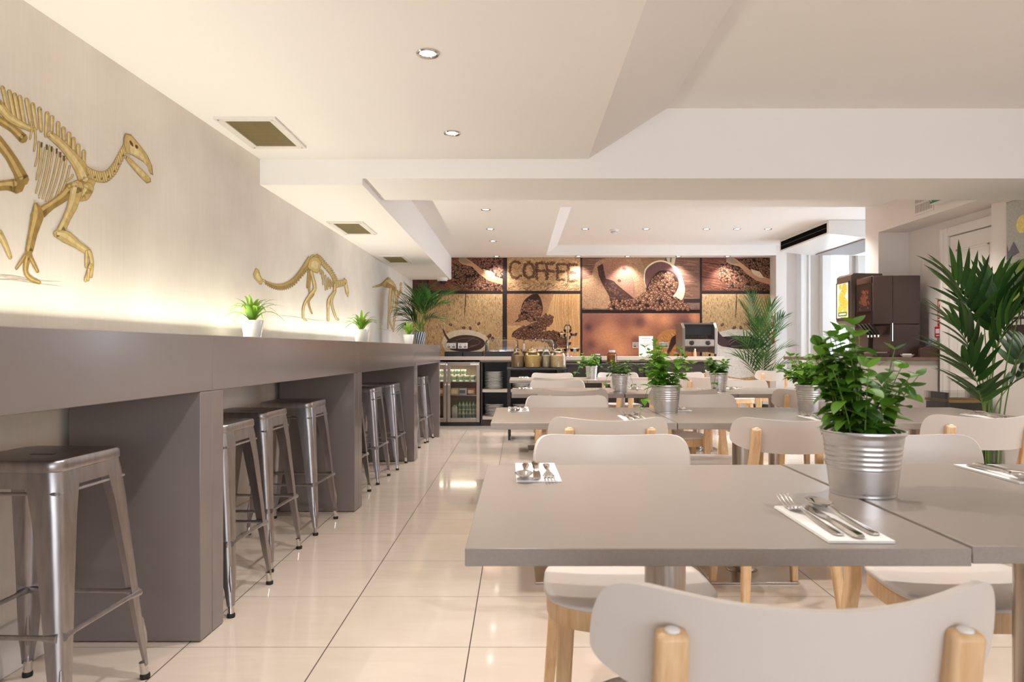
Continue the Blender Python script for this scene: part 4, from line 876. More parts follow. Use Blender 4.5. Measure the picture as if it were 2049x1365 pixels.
# signs on the right wall, bin, poster
t = thing('fire_notice','tall red fire notice with a flame symbol above the call point','sign',(3.709,6.10,1.34)); MB().box(-.004,0,-.045,.045,-.07,.16).build('plate', M['redsign'], t, bevel=.001)
m = MB(); flat_x(m,[(-.03,.07),(.03,.07),(.03,.145),(-.03,.145)],-.0042); m.build('symbol', M['plastic'], t); m = MB(); flat_x(m,[(-.018,.08),(.016,.08),(.024,.105),(.004,.138),(-.012,.118),(-.024,.105)],-.0053); m.build('flame', M['redsign'], t)
m = MB(); 
for z in (.03,.005,-.02,-.045): 
    for a, b in ((-.034,-.006),(-.002,.014),(.018,.034)): flat_x(m,[(a,z),(b,z),(b,z+.011),(a,z+.011)],-.0042)
m.build('lettering', M['plastic'], t)
t = thing('fire_call_point','square red fire alarm call point on the right wall under the notice','fire alarm',(3.709,6.09,1.215)); MB().box(-.035,0,-.048,.048,-.048,.048).build('box', M['redsign'], t, bevel=.004); MB().box(-.037,-.0345,-.028,.028,-.012,.028).build('glass_plate', M['plastic'], t); MB().box(-.0365,-.0345,-.02,.02,-.034,-.026).build('legend', M['plastic'], t)
t = thing('wall_cable','thin cable arching down the right wall to the fire alarm','cable',(3.708,6.02,1.5)); MB().tube([(-.003,-.12,.40),(-.003,-.06,.40),(-.003,.0,.37),(-.003,.05,.28),(-.003,.065,.1),(-.003,.065,.002)],.0028,6).build('cable', M['greycase'], t)
t = thing('waste_bin','square dark bin with a clear brass edged rim by the right wall','bin',(3.42,5.42,0))
MB().box(-.155,.155,-.15,.15,0,.66).build('bin_body', M['black'], t, bevel=.006)
MB().box(-.165,.165,-.16,-.15,.60,.735).box(-.165,.165,.15,.16,.60,.735).box(-.165,-.155,-.15,.15,.60,.735).box(.155,.165,-.15,.15,.60,.735).build('clear_rim', M['acrylic'], t)
MB().box(-.16,.16,-.156,-.150,.660,.678).box(-.16,.16,.150,.156,.66,.678).box(-.16,-.154,-.15,.15,.66,.678).box(.154,.16,-.15,.15,.66,.678).build('brass_edge', mat('brass', srgb(190,150,60), .3, .9), t)
t = thing('dinosaur_poster','framed poster with a yellow sun and green ground on the right wall behind the palm','poster',(3.619,4.70,1.60))
MB().box(-.012,0,-.44,.44,-.62,.55).build('frame', M['steel'], t, bevel=.002)
m = MB(); X = -.0125
def yzp(p, col, x): m.add([(x,y,z) for y,z in p],[tuple(range(len(p)))],0,False,col)
yzp([(.43,-.61),(-.43,-.61),(-.43,.54),(.43,.54)], srgb(186,186,178), X)
yzp([(.43,-.61),(-.43,-.61),(-.43,-.2),(.43,-.2)], srgb(52,40,34), X-.0004); yzp([(.43,-.2),(-.43,-.2),(-.43,.10),(0,.16),(.43,.08)], srgb(130,150,70), X-.0004)
yzp([(.27+.065*cos(a*pi/12),.36+.065*sin(a*pi/12)) for a in range(24)], srgb(240,216,140), X-.0006)
yzp([(.43,.12),(.30,.16),(.36,.25),(.41,.18),(.43,.24)], srgb(120,116,128), X-.0006); yzp([(.1,.1),(-.3,.1),(-.34,.26),(-.1,.34),(.06,.26),(.2,.30),(.16,.2)], srgb(96,84,60), X-.0007)
rr_ = random.Random(8)
for z, h in ((-.30,.04),(-.36,.04)):
    y = .40
    while y > -.3: l_ = rr_.uniform(.02,.05); yzp([(y,z),(y-l_,z),(y-l_,z+h),(y,z+h)], srgb(190,184,176), X-.0006); y -= l_+.012
m.build('picture', M['pr'], t)
# ------------------------------------------------------------------ printed skeletons on the left wall (flat prints on the wallpaper)
class Flat:
    """flat print: shapes laid on a plane in printing order, a hair apart"""
    def __init__(s, to3d): s.m = MB(); s.k = 0; s.t = to3d
    def step(s): s.k += 1
    def poly(s, pts, col, lift=0): s.m.add([s.t(x,y,s.k+lift) for x,y in pts],[tuple(range(len(pts)))],0,False,col)
    def ell(s, x, y, a, b, ang, col, n=10, lift=0):
        ca, sa = cos(ang), sin(ang); s.poly([(x+a*cos(2*pi*i/n)*ca-b*sin(2*pi*i/n)*sa, y+a*cos(2*pi*i/n)*sa+b*sin(2*pi*i/n)*ca) for i in range(n)], col, lift)
    def stroke(s, pts, w, col, lift=0):
        n = len(pts); ws = w if isinstance(w,(list,tuple)) else [w]*n
        if len(ws) != n: ws = [ws[0]+(ws[-1]-ws[0])*i/(n-1) for i in range(n)]
        L, R = [], []
        for i,(x,y) in enumerate(pts):
            x0,y0 = pts[max(0,i-1)]; x1,y1 = pts[min(n-1,i+1)]; dx, dy = x1-x0, y1-y0; l = sqrt(dx*dx+dy*dy) or 1
            L.append((x-dy/l*ws[i]/2, y+dx/l*ws[i]/2)); R.append((x+dy/l*ws[i]/2, y-dx/l*ws[i]/2))
        for i in range(n-1): s.poly([L[i],L[i+1],R[i+1],R[i]], col, lift)
        if ws[0] > 3 and n > 1:
            s.ell(pts[0][0],pts[0][1],ws[0]/2,ws[0]/2,0,col,8,lift); s.ell(pts[-1][0],pts[-1][1],ws[-1]/2,ws[-1]/2,0,col,8,lift)
def smooth(pts, n=6):
    out = []
    P = [pts[0]]+list(pts)+[pts[-1]]
    for i in range(1, len(P)-2):
        for k in range(n):
            t = k/n; q = []
            for c in (0,1):
                a,b,c_,d = P[i-1][c],P[i][c],P[i+1][c],P[i+2][c]
                q.append(.5*((2*b)+(-a+c_)*t+(2*a-5*b+4*c_-d)*t*t+(-a+3*b-3*c_+d)*t**3))
            out.append(tuple(q))
    return out+[pts[-1]]
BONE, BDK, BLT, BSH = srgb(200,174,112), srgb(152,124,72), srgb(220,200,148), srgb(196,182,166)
def wall_pt(px, py, k):
    ux, uz = (px-VX)/FPX, -(py-VY)/FPX; d = 3.0
    for _ in range(12): d = WX(d)/ux
    return (WX(d)+.0010+.000006*k, d, CH+uz*d)
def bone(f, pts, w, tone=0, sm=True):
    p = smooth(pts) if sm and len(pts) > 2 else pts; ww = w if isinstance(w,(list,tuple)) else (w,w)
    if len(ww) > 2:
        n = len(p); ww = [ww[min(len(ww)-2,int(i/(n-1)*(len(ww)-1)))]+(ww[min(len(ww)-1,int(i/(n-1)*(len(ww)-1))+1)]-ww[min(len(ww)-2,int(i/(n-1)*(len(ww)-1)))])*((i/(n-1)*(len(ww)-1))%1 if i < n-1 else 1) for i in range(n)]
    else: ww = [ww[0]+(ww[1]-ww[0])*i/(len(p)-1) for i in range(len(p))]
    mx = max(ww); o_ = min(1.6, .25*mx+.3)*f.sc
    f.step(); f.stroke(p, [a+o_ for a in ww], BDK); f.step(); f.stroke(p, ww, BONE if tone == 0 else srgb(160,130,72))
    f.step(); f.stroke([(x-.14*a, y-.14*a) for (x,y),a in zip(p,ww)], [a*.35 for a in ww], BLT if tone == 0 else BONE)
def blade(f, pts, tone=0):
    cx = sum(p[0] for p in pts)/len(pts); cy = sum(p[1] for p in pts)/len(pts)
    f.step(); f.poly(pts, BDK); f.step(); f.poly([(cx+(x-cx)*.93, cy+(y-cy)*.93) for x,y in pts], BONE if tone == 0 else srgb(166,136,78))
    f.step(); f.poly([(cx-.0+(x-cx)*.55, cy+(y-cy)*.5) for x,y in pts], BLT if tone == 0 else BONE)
def finish(f, name, lab, cat): tag(f.m.build(name, M['prw']), lab, cat)
# the near skeleton; coordinates read in a 3.33x enlargement
f = Flat(lambda x,y,k: wall_pt(x*.3005, 170+y*.3005, k)); f.sc = 3.3
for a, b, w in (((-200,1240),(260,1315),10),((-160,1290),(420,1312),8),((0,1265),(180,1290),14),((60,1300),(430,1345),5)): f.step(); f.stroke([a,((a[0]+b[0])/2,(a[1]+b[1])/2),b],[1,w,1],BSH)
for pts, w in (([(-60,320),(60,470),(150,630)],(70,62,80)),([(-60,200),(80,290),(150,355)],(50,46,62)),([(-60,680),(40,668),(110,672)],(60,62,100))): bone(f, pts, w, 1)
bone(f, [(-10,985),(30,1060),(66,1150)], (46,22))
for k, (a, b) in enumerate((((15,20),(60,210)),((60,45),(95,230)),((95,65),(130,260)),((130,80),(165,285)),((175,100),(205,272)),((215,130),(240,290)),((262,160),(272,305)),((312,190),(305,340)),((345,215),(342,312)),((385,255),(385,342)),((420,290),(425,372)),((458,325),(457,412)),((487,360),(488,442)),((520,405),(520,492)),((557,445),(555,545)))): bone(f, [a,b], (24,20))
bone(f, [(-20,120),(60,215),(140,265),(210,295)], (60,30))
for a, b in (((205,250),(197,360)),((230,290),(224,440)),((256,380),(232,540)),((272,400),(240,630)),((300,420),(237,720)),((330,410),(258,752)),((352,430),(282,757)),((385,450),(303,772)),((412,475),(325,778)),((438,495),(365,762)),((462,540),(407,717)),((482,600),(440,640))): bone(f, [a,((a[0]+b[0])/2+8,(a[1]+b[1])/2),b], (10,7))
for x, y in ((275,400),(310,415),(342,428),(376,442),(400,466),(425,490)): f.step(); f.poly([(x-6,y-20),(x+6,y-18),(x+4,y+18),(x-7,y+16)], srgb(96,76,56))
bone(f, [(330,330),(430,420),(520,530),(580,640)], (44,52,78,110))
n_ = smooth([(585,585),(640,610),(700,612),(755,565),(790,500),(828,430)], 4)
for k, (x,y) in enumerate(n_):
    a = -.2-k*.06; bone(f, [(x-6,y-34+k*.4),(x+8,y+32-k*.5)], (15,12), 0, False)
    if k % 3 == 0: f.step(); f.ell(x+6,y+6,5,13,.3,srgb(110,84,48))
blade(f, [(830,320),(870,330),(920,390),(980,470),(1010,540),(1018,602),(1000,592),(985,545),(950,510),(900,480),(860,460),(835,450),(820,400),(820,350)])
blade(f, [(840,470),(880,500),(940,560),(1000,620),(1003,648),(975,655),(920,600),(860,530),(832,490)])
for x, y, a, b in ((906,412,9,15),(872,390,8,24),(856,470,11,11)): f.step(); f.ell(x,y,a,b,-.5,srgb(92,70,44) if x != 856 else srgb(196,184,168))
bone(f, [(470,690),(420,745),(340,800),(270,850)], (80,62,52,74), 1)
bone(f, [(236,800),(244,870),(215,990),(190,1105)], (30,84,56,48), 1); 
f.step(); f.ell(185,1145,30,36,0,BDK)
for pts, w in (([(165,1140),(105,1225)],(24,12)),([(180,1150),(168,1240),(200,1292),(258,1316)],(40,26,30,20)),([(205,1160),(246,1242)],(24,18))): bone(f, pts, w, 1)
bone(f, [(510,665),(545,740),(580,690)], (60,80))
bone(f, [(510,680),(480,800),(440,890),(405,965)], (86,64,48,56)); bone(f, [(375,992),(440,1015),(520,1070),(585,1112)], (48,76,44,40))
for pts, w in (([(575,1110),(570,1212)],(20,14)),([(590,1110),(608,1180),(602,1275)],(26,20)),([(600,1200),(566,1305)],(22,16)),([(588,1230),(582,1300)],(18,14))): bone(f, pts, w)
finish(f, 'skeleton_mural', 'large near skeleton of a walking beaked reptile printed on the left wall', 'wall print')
# the middle skeleton
f = Flat(lambda x,y,k: wall_pt(490+x*.16593, 490+y*.16593, k)); f.sc = 6
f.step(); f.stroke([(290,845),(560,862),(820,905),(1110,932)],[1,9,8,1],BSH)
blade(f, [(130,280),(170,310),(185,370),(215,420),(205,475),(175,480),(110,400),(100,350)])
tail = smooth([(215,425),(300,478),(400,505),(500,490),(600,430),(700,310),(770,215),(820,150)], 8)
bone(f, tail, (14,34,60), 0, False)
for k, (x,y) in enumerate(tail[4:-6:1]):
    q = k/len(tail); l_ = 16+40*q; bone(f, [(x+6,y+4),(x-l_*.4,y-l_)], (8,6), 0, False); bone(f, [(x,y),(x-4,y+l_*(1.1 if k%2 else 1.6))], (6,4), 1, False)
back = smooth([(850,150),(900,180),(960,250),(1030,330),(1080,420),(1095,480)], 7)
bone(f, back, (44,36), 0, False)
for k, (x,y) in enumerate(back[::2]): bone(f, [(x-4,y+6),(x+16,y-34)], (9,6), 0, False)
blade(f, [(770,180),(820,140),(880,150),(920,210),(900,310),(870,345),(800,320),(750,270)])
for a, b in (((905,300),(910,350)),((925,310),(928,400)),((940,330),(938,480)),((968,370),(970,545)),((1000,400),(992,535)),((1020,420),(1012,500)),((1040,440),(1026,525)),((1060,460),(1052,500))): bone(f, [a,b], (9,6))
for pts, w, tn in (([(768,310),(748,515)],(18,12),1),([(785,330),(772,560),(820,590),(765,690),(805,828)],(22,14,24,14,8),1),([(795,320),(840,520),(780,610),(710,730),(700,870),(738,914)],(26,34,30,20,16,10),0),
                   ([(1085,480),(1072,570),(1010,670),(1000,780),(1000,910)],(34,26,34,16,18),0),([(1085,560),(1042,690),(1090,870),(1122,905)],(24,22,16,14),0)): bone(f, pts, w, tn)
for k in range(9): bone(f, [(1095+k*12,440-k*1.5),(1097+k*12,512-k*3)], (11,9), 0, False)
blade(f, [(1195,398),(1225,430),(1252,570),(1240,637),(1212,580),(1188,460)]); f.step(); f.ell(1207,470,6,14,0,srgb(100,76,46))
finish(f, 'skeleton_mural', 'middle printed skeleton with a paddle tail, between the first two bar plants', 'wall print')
# the far skeleton
f = Flat(lambda x,y,k: wall_pt(490+x*.16593, 490+y*.16593, k)); f.sc = 6
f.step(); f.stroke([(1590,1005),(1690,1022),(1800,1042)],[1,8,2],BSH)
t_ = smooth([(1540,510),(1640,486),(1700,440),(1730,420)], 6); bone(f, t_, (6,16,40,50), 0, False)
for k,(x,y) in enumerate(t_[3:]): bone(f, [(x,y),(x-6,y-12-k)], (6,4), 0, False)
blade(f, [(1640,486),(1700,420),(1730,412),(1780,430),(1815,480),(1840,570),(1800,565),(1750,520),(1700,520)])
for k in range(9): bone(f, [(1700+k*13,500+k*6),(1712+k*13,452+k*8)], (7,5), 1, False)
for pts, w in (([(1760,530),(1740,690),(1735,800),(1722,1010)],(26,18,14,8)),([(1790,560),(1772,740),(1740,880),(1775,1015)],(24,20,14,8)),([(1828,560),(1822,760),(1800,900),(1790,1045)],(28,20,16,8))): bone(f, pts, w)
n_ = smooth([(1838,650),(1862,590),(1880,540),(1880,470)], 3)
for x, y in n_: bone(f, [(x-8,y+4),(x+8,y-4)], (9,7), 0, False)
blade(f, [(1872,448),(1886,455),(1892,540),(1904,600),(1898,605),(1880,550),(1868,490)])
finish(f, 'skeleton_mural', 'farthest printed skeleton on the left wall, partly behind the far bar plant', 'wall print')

# ------------------------------------------------------------------ the coffee mural on the back wall
YM = YB-.002
def mur(px, py, k): return ((px-VX)/FPX*YB, YM-.000005*k, CH-(py-VY)/FPX*YB)
R = random.Random(77)
def inside(p, x, y):
    c = False; n = len(p)
    for i in range(n):
        x0,y0 = p[i]; x1,y1 = p[i-1]
        if (y0 > y) != (y1 > y) and x < (x1-x0)*(y-y0)/(y1-y0)+x0: c = not c
    return c
def scatter(p, n):
    xs = [a for a,_ in p]; ys_ = [b for _,b in p]; out = []; tr = 0
    while len(out) < n and tr < n*30:
        tr += 1; x, y = R.uniform(min(xs),max(xs)), R.uniform(min(ys_),max(ys_))
        if inside(p,x,y): out.append((x,y))
    return out
def mixc(a, b, t): return tuple(a[i]+(b[i]-a[i])*t for i in range(3))
def bean(f, x, y, s, tone):
    a = R.uniform(0,pi); f.k += .34; c0 = mixc(srgb(30,18,14), srgb(52,30,20), tone); c1 = mixc(srgb(78,46,32), srgb(176,116,82), tone*R.uniform(.2,1)); c2 = mixc(c1, srgb(244,214,188), R.uniform(.2,.8)*tone)
    f.ell(x,y,s*1.12,s*.80,a,c0,10,0); f.ell(x,y,s*.98,s*.66,a,c1,10,.8); f.ell(x-.18*s,y-.2*s,s*.42,s*.24,a,c2,8,1.6); f.stroke([(x-s*.8*cos(a),y-s*.8*sin(a)),(x+s*.1,y+s*.08),(x+s*.8*cos(a),y+s*.8*sin(a))],s*.12,c0,1.6)
def beans(f, p, n, s, tone=.7, base=srgb(34,20,15)):
    f.step(); f.step(); f.poly(p, base); f.step()
    for x,y in sorted(scatter(p,n), key=lambda q:q[1]): bean(f,x,y,s*R.uniform(.8,1.2),tone*R.uniform(.6,1.1))
def flecks(f, p, n, ln, w, ang, cols, var=.15):
    f.step()
    for i,(x,y) in enumerate(scatter(p,n)):
        if i % 50 == 0: f.step()
        a = ang+R.gauss(0,var); l_ = ln*R.uniform(.4,1.3); q = (x+l_*cos(a), y+l_*sin(a))
        if inside(p,*q): f.stroke([(x,y),q], w*R.uniform(.6,1.4), R.choice(cols), (i%50)*.015)
def weave(f, p, st, c1, c2, ang=.5):
    f.step(); xs = [a for a,_ in p]; ys_ = [b for _,b in p]; y = min(ys_); row = 0
    while y < max(ys_):
        x = min(xs)+(row%2)*st*.5
        while x < max(xs):
            if inside(p,x,y): f.ell(x+R.uniform(-.2,.2)*st,y+R.uniform(-.2,.2)*st,st*.42,st*.24,ang+R.gauss(0,.25),mixc(c1,c2,R.random()),6,R.random()*.8)
            x += st
        y += st*.55; row += 1
def rect(x0,x1,y0,y1): return [(x0,y0),(x1,y0),(x1,y1),(x0,y1)]
f = Flat(mur); f.sc = 1
f.poly(rect(825.6,1540.4,515.6,800), srgb(44,34,34))
# wood boards with a scoop and beans (left and right versions share the layout)
def scoop(dx, x0, x1, shift):
    P_ = rect(x0,x1,516,582); f.step(); f.poly(P_, srgb(112,66,50)); flecks(f,P_,420,16,.7,.22,[srgb(140,86,66),srgb(92,52,40),srgb(160,104,80),srgb(78,44,34)])
    for y in (527,556): f.step(); f.stroke([(x0,y-2),((x0+x1)/2,y+8),(min(x1,(x0+x1)/2+20),y+12)],[1.2,1.5,.3],srgb(50,30,26))
    c = lambda L: [(min(x1,max(x0,a+dx)),min(582,max(516,b))) for a,b in L]
    beans(f, c([(937,520),(1006,516),(1006,566),(985,560),(958,540)]), 230, 2.3, .6)
    beans(f, c([(903,530),(922,520),(958,534),(962,548),(1006,572),(1006,582),(960,580),(925,576),(903,560)]), 420, 2.4, .62)
    f.step(); f.poly(c([(918,516),(932,516),(950,528),(975,548),(1006,558),(1006,570),(978,562),(958,548),(945,534),(926,529),(918,524)]), srgb(196,146,110))
    f.step(); f.poly(c([(918,516),(930,516),(944,527),(930,528),(919,523)]), srgb(150,128,108)); f.step(); f.poly(c([(966,538),(985,544),(993,556),(985,556),(972,549)]), srgb(224,196,166))
    flecks(f, c([(903,566),(960,580),(1006,582),(903,582)]), 60, 3, .8, .2, [srgb(60,34,26),srgb(120,76,56)])
    for k in range(26):
        x, y = R.uniform(905,1000)+dx, R.uniform(566,581)
        if x0+3 < x < x1-3: bean(f,x,y,2.4,.8)
f.step(); f.poly(rect(825.6,854,516,582), srgb(90,54,44)); flecks(f, rect(825.6,854,516,582), 120, 14, .7, .1, [srgb(110,70,56),srgb(70,40,34)])
scoop(0, 858, 1005.5, 0); scoop(535.5, 1404.5, 1540.4, 1)
# COFFEE in beans on hessian
P2 = rect(1014.8,1161,516,582); f.step(); f.poly(P2, srgb(186,146,104)); flecks(f,P2,1500,5,.8,.05,[srgb(206,168,124),srgb(158,120,82),srgb(142,104,70),srgb(214,180,138)],.5)
flecks(f, rect(1014.8,1161,566,582), 160, 7, .8, -.4, [srgb(104,74,52),srgb(128,94,66)],.4)
def letters():
    Lh = {'C':[(1,.12),(.7,0),(.35,.02),(.08,.3),(.04,.6),(.25,.93),(.6,1),(1,.9)],'O':[(.5,0),(.85,.2),(.97,.5),(.85,.85),(.5,1),(.15,.85),(.03,.5),(.15,.2),(.5,0)]}
    def seg(L): return L
    for ch, x, y, w, h in (('C',1019,523.5,22,33),('O',1047,525,23,31.5),('F',1074,527,16,31),('F',1094,528,16,31),('E',1115,529,15,31),('E',1137,530,16,32)):
        st = [Lh[ch]] if ch in Lh else ([[(0,0),(0,1)],[(0,0),(1,0)],[(0,.47),(.9,.47)]]+([[(0,1),(1,1)]] if ch == 'E' else []))
        for L in st:
            for (a,b),(c,d) in zip(L,L[1:]):
                ln = sqrt(((c-a)*w)**2+((d-b)*h)**2); n = max(2,int(ln/1.5))
                for i in range(n+1):
                    t = i/n
                    for q in range(2): bean(f, x+(a+(c-a)*t)*w+R.gauss(0,1.0), y+(b+(d-b)*t)*h+R.gauss(0,1.0), 1.9, .35)
letters()
# stone and cup, left and right
def cup(dx, x0, x1, bottom):
    P_ = rect(x0,x1,588.5,bottom); f.step(); f.poly(P_, srgb(190,156,112)); flecks(f,P_,2300,5,.75,1.45,[srgb(206,174,130),srgb(150,116,80),srgb(122,90,62),srgb(214,186,144),srgb(168,132,92)],.35)
    c = lambda L: [(min(x1,max(x0,a+dx)),min(bottom,b)) for a,b in L]
    f.step(); f.stroke(c([(932,588),(931,610),(929,638)]),[1.6,2.2,.4],srgb(70,46,32))
    for a, b in ((928,656),(941,657),(958,648),(902,650)):
        if x0 < a+dx < x1-4: bean(f,a+dx,b,3.4,.35)
    if x0 < 980+dx: 
        for a, b in ((980,672),(986,678),(976,676)): bean(f,a+dx,b,4.0,.35)
    f.step(); f.poly(smooth(c([(884,688),(890,672),(906,663),(930,660),(955,664),(974,674),(979,686),(972,699),(950,708),(920,711),(896,706),(884,688)]),5), srgb(212,196,168))
    f.step(); f.poly(smooth(c([(892,688),(900,678),(922,671),(948,672),(967,680),(970,690),(958,700),(930,704),(902,700),(892,688)]),5), srgb(70,52,48))
    f.step(); f.stroke(smooth(c([(905,684),(930,686),(945,678),(960,682),(956,690),(940,692)]),5),[1,2.2,1],srgb(122,96,84)); f.step(); f.stroke(smooth(c([(910,694),(935,696),(955,690)]),5),[.8,1.6,.6],srgb(150,124,104)); f.step(); f.stroke(smooth(c([(912,680),(930,677),(950,676)]),5),[.8,2,.6],srgb(140,110,92))
    f.step(); f.stroke(smooth(c([(886,658),(890,668),(896,678),(904,688)]),5),[2,3,4,6],srgb(70,50,48))
cup(0, 825.6, 1005.5, 713)
def cupR():
    x0, x1 = 1404.5, 1540.4; P_ = rect(x0,x1,588.5,800); f.step(); f.poly(P_, srgb(186,154,112)); flecks(f,P_,2600,5,.75,1.45,[srgb(206,174,130),srgb(150,116,80),srgb(122,90,62),srgb(214,186,144),srgb(168,132,92)],.35)
    f.step(); f.stroke([(1474,588),(1473,612),(1471,640)],[1.6,2.2,.4],srgb(70,46,32))
    for a, b in ((1445,650),(1469,656),(1482,656),(1499,648)): bean(f,a,b,3.6,.35)
    f.step(); f.poly([(1428,682),(1440,664),(1462,659),(1500,660),(1530,668),(1540.4,680),(1540.4,745),(1520,752),(1480,757),(1450,752),(1434,735),(1428,705)], srgb(206,196,184))
    f.step(); f.poly([(1428,690),(1440,697),(1470,703),(1500,704),(1530,700),(1540.4,694),(1540.4,745),(1520,752),(1480,757),(1450,752),(1434,735)], srgb(214,206,198))
    f.step(); f.poly([(1434,684),(1446,674),(1470,672),(1500,673),(1525,680),(1530,692),(1510,698),(1480,699),(1450,694)], srgb(54,40,44))
    f.step(); f.poly(smooth([(1418,648),(1424,645),(1431,648),(1436,662),(1448,676),(1460,684),(1450,694),(1436,688),(1434,672),(1430,656),(1424,650)],4), srgb(76,56,56))
    for L in ([(1458,690),(1475,680),(1500,678)],[(1462,693),(1482,692),(1505,688)],[(1458,684),(1470,676),(1486,675)]): f.step(); f.stroke(smooth(L,5),[.8,2,.8],srgb(140,114,104))
cupR()
# sack tipping beans on a grained board
P4 = rect(1014.8,1161,588.5,713); f.step(); f.poly(P4, srgb(206,160,108))
for k in range(26):
    x = 1108+k*2.15; f.step(); L = smooth([(x,588.5),(x-3+k*.1,625),(x+2,660),(x-2,713)],5); f.stroke([(min(1160.6,a),b) for a,b in L],[.9,.5],R.choice([srgb(186,136,86),srgb(222,180,130),srgb(178,128,80)]))
for k in range(7): f.step(); f.stroke(smooth([(1118+k*3.2,588.5),(1124+k*2.4,625+k*1),(1135,645-k*4),(1144-k*1.8,622),(1149-k*2.5,588.5)],5),.8,srgb(180,130,84))
SK = [(1014.8,588.5),(1108,588.5),(1100,610),(1094,630),(1085,640),(1070,648),(1050,652),(1030,652),(1014.8,650)]
f.step(); f.poly(SK, srgb(176,130,94)); weave(f,SK,1.9,srgb(204,160,120),srgb(140,98,70)); flecks(f, [(1014.8,650),(1060,655),(1090,650),(1030,665)],50,6,1,.1,[srgb(214,176,132)])
f.step(); f.poly(smooth([(1066,588.5),(1052,598),(1044,612),(1040,634),(1030,645),(1048,640),(1075,642),(1086,620),(1082,598),(1076,588.5)],4), srgb(50,32,26))
beans(f,[(1047,608),(1055,600),(1078,602),(1084,620),(1080,636),(1066,643),(1050,638),(1036,644),(1042,630)],150,3.2,.62)
beans(f,[(1027,664),(1040,656),(1065,650),(1085,638),(1092,626),(1096,632),(1107,632),(1104,648),(1090,657),(1075,662),(1090,664),(1112,663),(1128,668),(1138,690),(1134,705),(1110,700),(1090,682),(1060,680),(1030,676),(1024,670)],430,3.4,.5)
# large picture: hessian sack and tipped cup
P5 = rect(1165,1400,516,620); f.step(); f.poly(P5, srgb(118,84,68)); flecks(f,P5,700,22,.8,.08,[srgb(142,104,84),srgb(96,66,54),srgb(160,122,98),srgb(84,58,48)],.08)
f.step(); f.poly(rect(1368,1400,598,606), srgb(54,38,36)); f.step(); f.poly(rect(1356,1400,606,617), srgb(128,98,84)); flecks(f,rect(1356,1400,606,617),40,12,.6,0,[srgb(150,118,100),srgb(104,78,66)],.05)
f.step(); f.poly([(1240,516),(1330,516),(1326,560),(1290,600),(1250,590)], srgb(150,112,80)); flecks(f,[(1240,516),(1330,516),(1326,560),(1290,600),(1250,590)],120,16,.8,0,[srgb(170,130,94),srgb(130,94,68)],.1)
S1 = [(1165,616),(1165,560),(1183,556),(1187,540),(1192,526),(1205,518),(1218,516),(1282,516),(1292,540),(1296,575),(1290,592),(1275,600),(1255,602),(1230,606),(1222,614),(1212,618),(1180,617)]
f.step(); f.poly(S1, srgb(164,126,96)); weave(f,S1,2.2,srgb(194,154,118),srgb(124,90,68),.7)
f.step(); f.poly(smooth([(1195,534),(1206,528),(1222,528),(1228,560),(1238,572),(1262,592),(1268,598),(1240,602),(1222,604),(1218,592),(1206,570),(1198,552)],4), srgb(72,46,40)); flecks(f,[(1206,566),(1228,566),(1240,578),(1262,594),(1264,600),(1224,602),(1216,588)],150,4,1.2,.6,[srgb(98,64,52),srgb(52,34,30),srgb(120,82,64)],1.2); flecks(f,[(1197,536),(1206,531),(1220,530),(1226,560),(1208,564)],60,4,.9,1.0,[srgb(104,70,58),srgb(60,40,34)],.6)
f.step(); f.step(); f.poly(smooth([(1206,528),(1232,520),(1256,524),(1266,560),(1272,596),(1262,592),(1240,572),(1226,562),(1212,558)],4), srgb(158,112,92)); weave(f,[(1208,530),(1232,522),(1254,526),(1264,560),(1268,590),(1240,570),(1226,560),(1214,556)],2.0,srgb(186,140,116),srgb(128,86,70),.4)
for x, y in ((1249,538),(1239,562)): f.step(); f.ell(x,y,4,3,.3,srgb(96,62,52))
f.step(); f.stroke(smooth([(1258,540),(1268,566),(1268,590)],4),[.6,3,1],srgb(126,86,70))
f.step(); f.poly([(1333,516),(1352,516),(1349,530),(1337,528)], srgb(196,178,152)); f.step(); f.poly([(1341,516),(1344,516),(1343,526),(1340,524)], srgb(120,92,74))
f.step(); f.poly(smooth([(1288,560),(1290,540),(1304,526),(1322,521),(1340,526),(1358,540),(1368,566),(1370,585),(1362,602),(1340,600),(1310,598),(1296,590)],4), srgb(222,206,170))
f.step(); f.poly(smooth([(1290,564),(1292,542),(1305,529),(1322,524),(1340,530),(1354,548),(1358,570),(1350,588),(1336,598),(1310,597),(1296,588)],4), srgb(112,78,74))
f.step(); f.poly(smooth([(1292,578),(1302,560),(1316,544),(1330,541),(1346,544),(1356,560),(1356,576),(1346,592),(1320,600),(1296,594)],4), srgb(60,38,34))
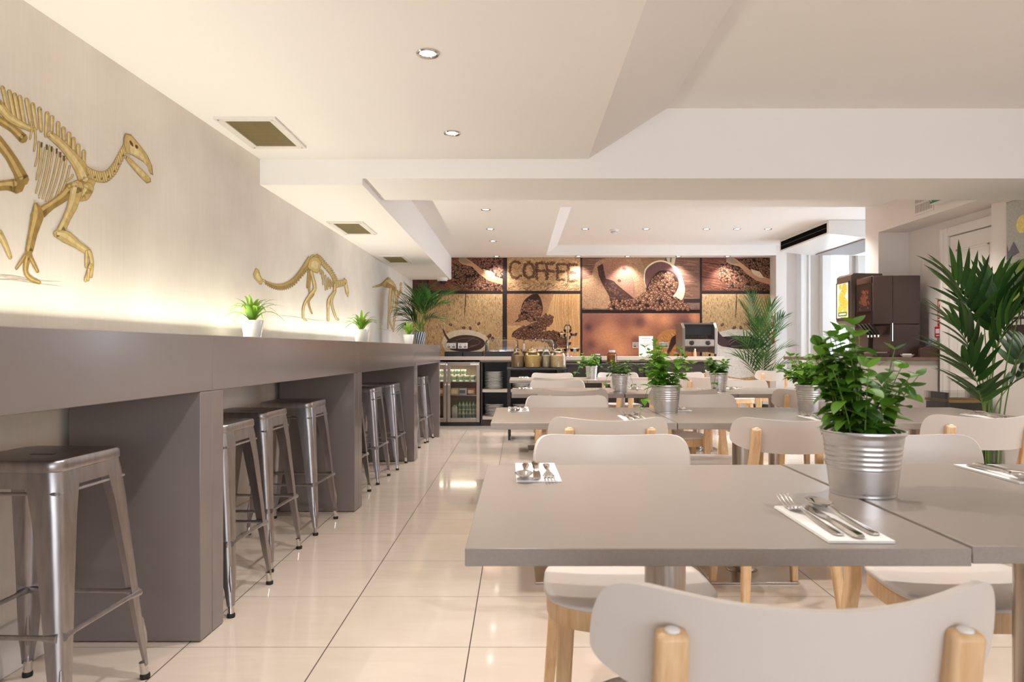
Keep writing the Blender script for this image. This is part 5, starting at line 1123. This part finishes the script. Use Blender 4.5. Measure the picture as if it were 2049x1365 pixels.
beans(f,[(1304,562),(1318,546),(1332,543),(1346,548),(1354,562),(1352,580),(1342,596),(1310,598),(1290,590),(1298,576)],190,3.6,.85)
beans(f,[(1218,612),(1224,602),(1250,602),(1275,599),(1288,588),(1310,582),(1340,592),(1358,598),(1372,608),(1382,619),(1300,619.5),(1222,619.5)],230,3.9,.95)
# blurred brown picture
P6 = rect(1165,1400,627,713); f.step(); f.poly(P6, srgb(136,84,64))
nx, ny = 94, 40; g = {}
blobs = [(1177,655,9,-.6),(1280,645,12,-.7),(1183,690,9,-.5),(1272,680,9,-.5),(1215,705,14,-.3),(1215,668,26,.5),(1280,665,24,.45),(1330,640,16,.6),(1240,700,22,.45),(1300,633,14,.5),(1390,636,12,.7),(1370,650,16,-.5),(1190,640,20,-.25),(1250,640,16,-.3),(1345,690,20,.3),(1160,705,20,-.3)]
def shade(x, y): return max(-1,min(1,1.5*sum(a*math.exp(-((x-bx)**2+(y-by)**2)/(r_*r_)) for bx,by,r_,a in blobs)))
f.step(); b0 = len(f.m.v)
for i in range(nx):
    for j in range(ny):
        x0_, x1_ = 1165+235*i/nx, 1165+235*(i+1)/nx; y0_, y1_ = 627+86*j/ny, 627+86*(j+1)/ny; q = shade((x0_+x1_)/2,(y0_+y1_)/2)
        f.poly(rect(x0_,x1_,y0_,y1_), mixc(srgb(148,96,78), srgb(212,146,104), q) if q > 0 else mixc(srgb(148,96,78), srgb(84,58,60), -q))
f.step(); f.poly(smooth([(1312,713),(1314,680),(1324,665),(1345,659),(1365,666),(1378,690),(1384,713)],5), srgb(186,128,76)); flecks(f,[(1316,710),(1318,680),(1330,668),(1350,664),(1366,676),(1376,708)],170,6,.8,.8,[srgb(214,160,104),srgb(150,98,58)],.4)
f.step(); f.poly(smooth([(1330,713),(1338,694),(1344,676),(1356,670),(1366,676),(1352,688),(1344,700),(1338,713)],4), srgb(62,42,36)); f.step(); flecks(f, rect(1310,1372,703,712),60,6,1,.1,[srgb(206,166,116),srgb(160,112,76)],.3)
tag(f.m.build('coffee_mural', M['pr']), 'dark bordered coffee picture mural covering the alcove of the back wall', 'wall print')
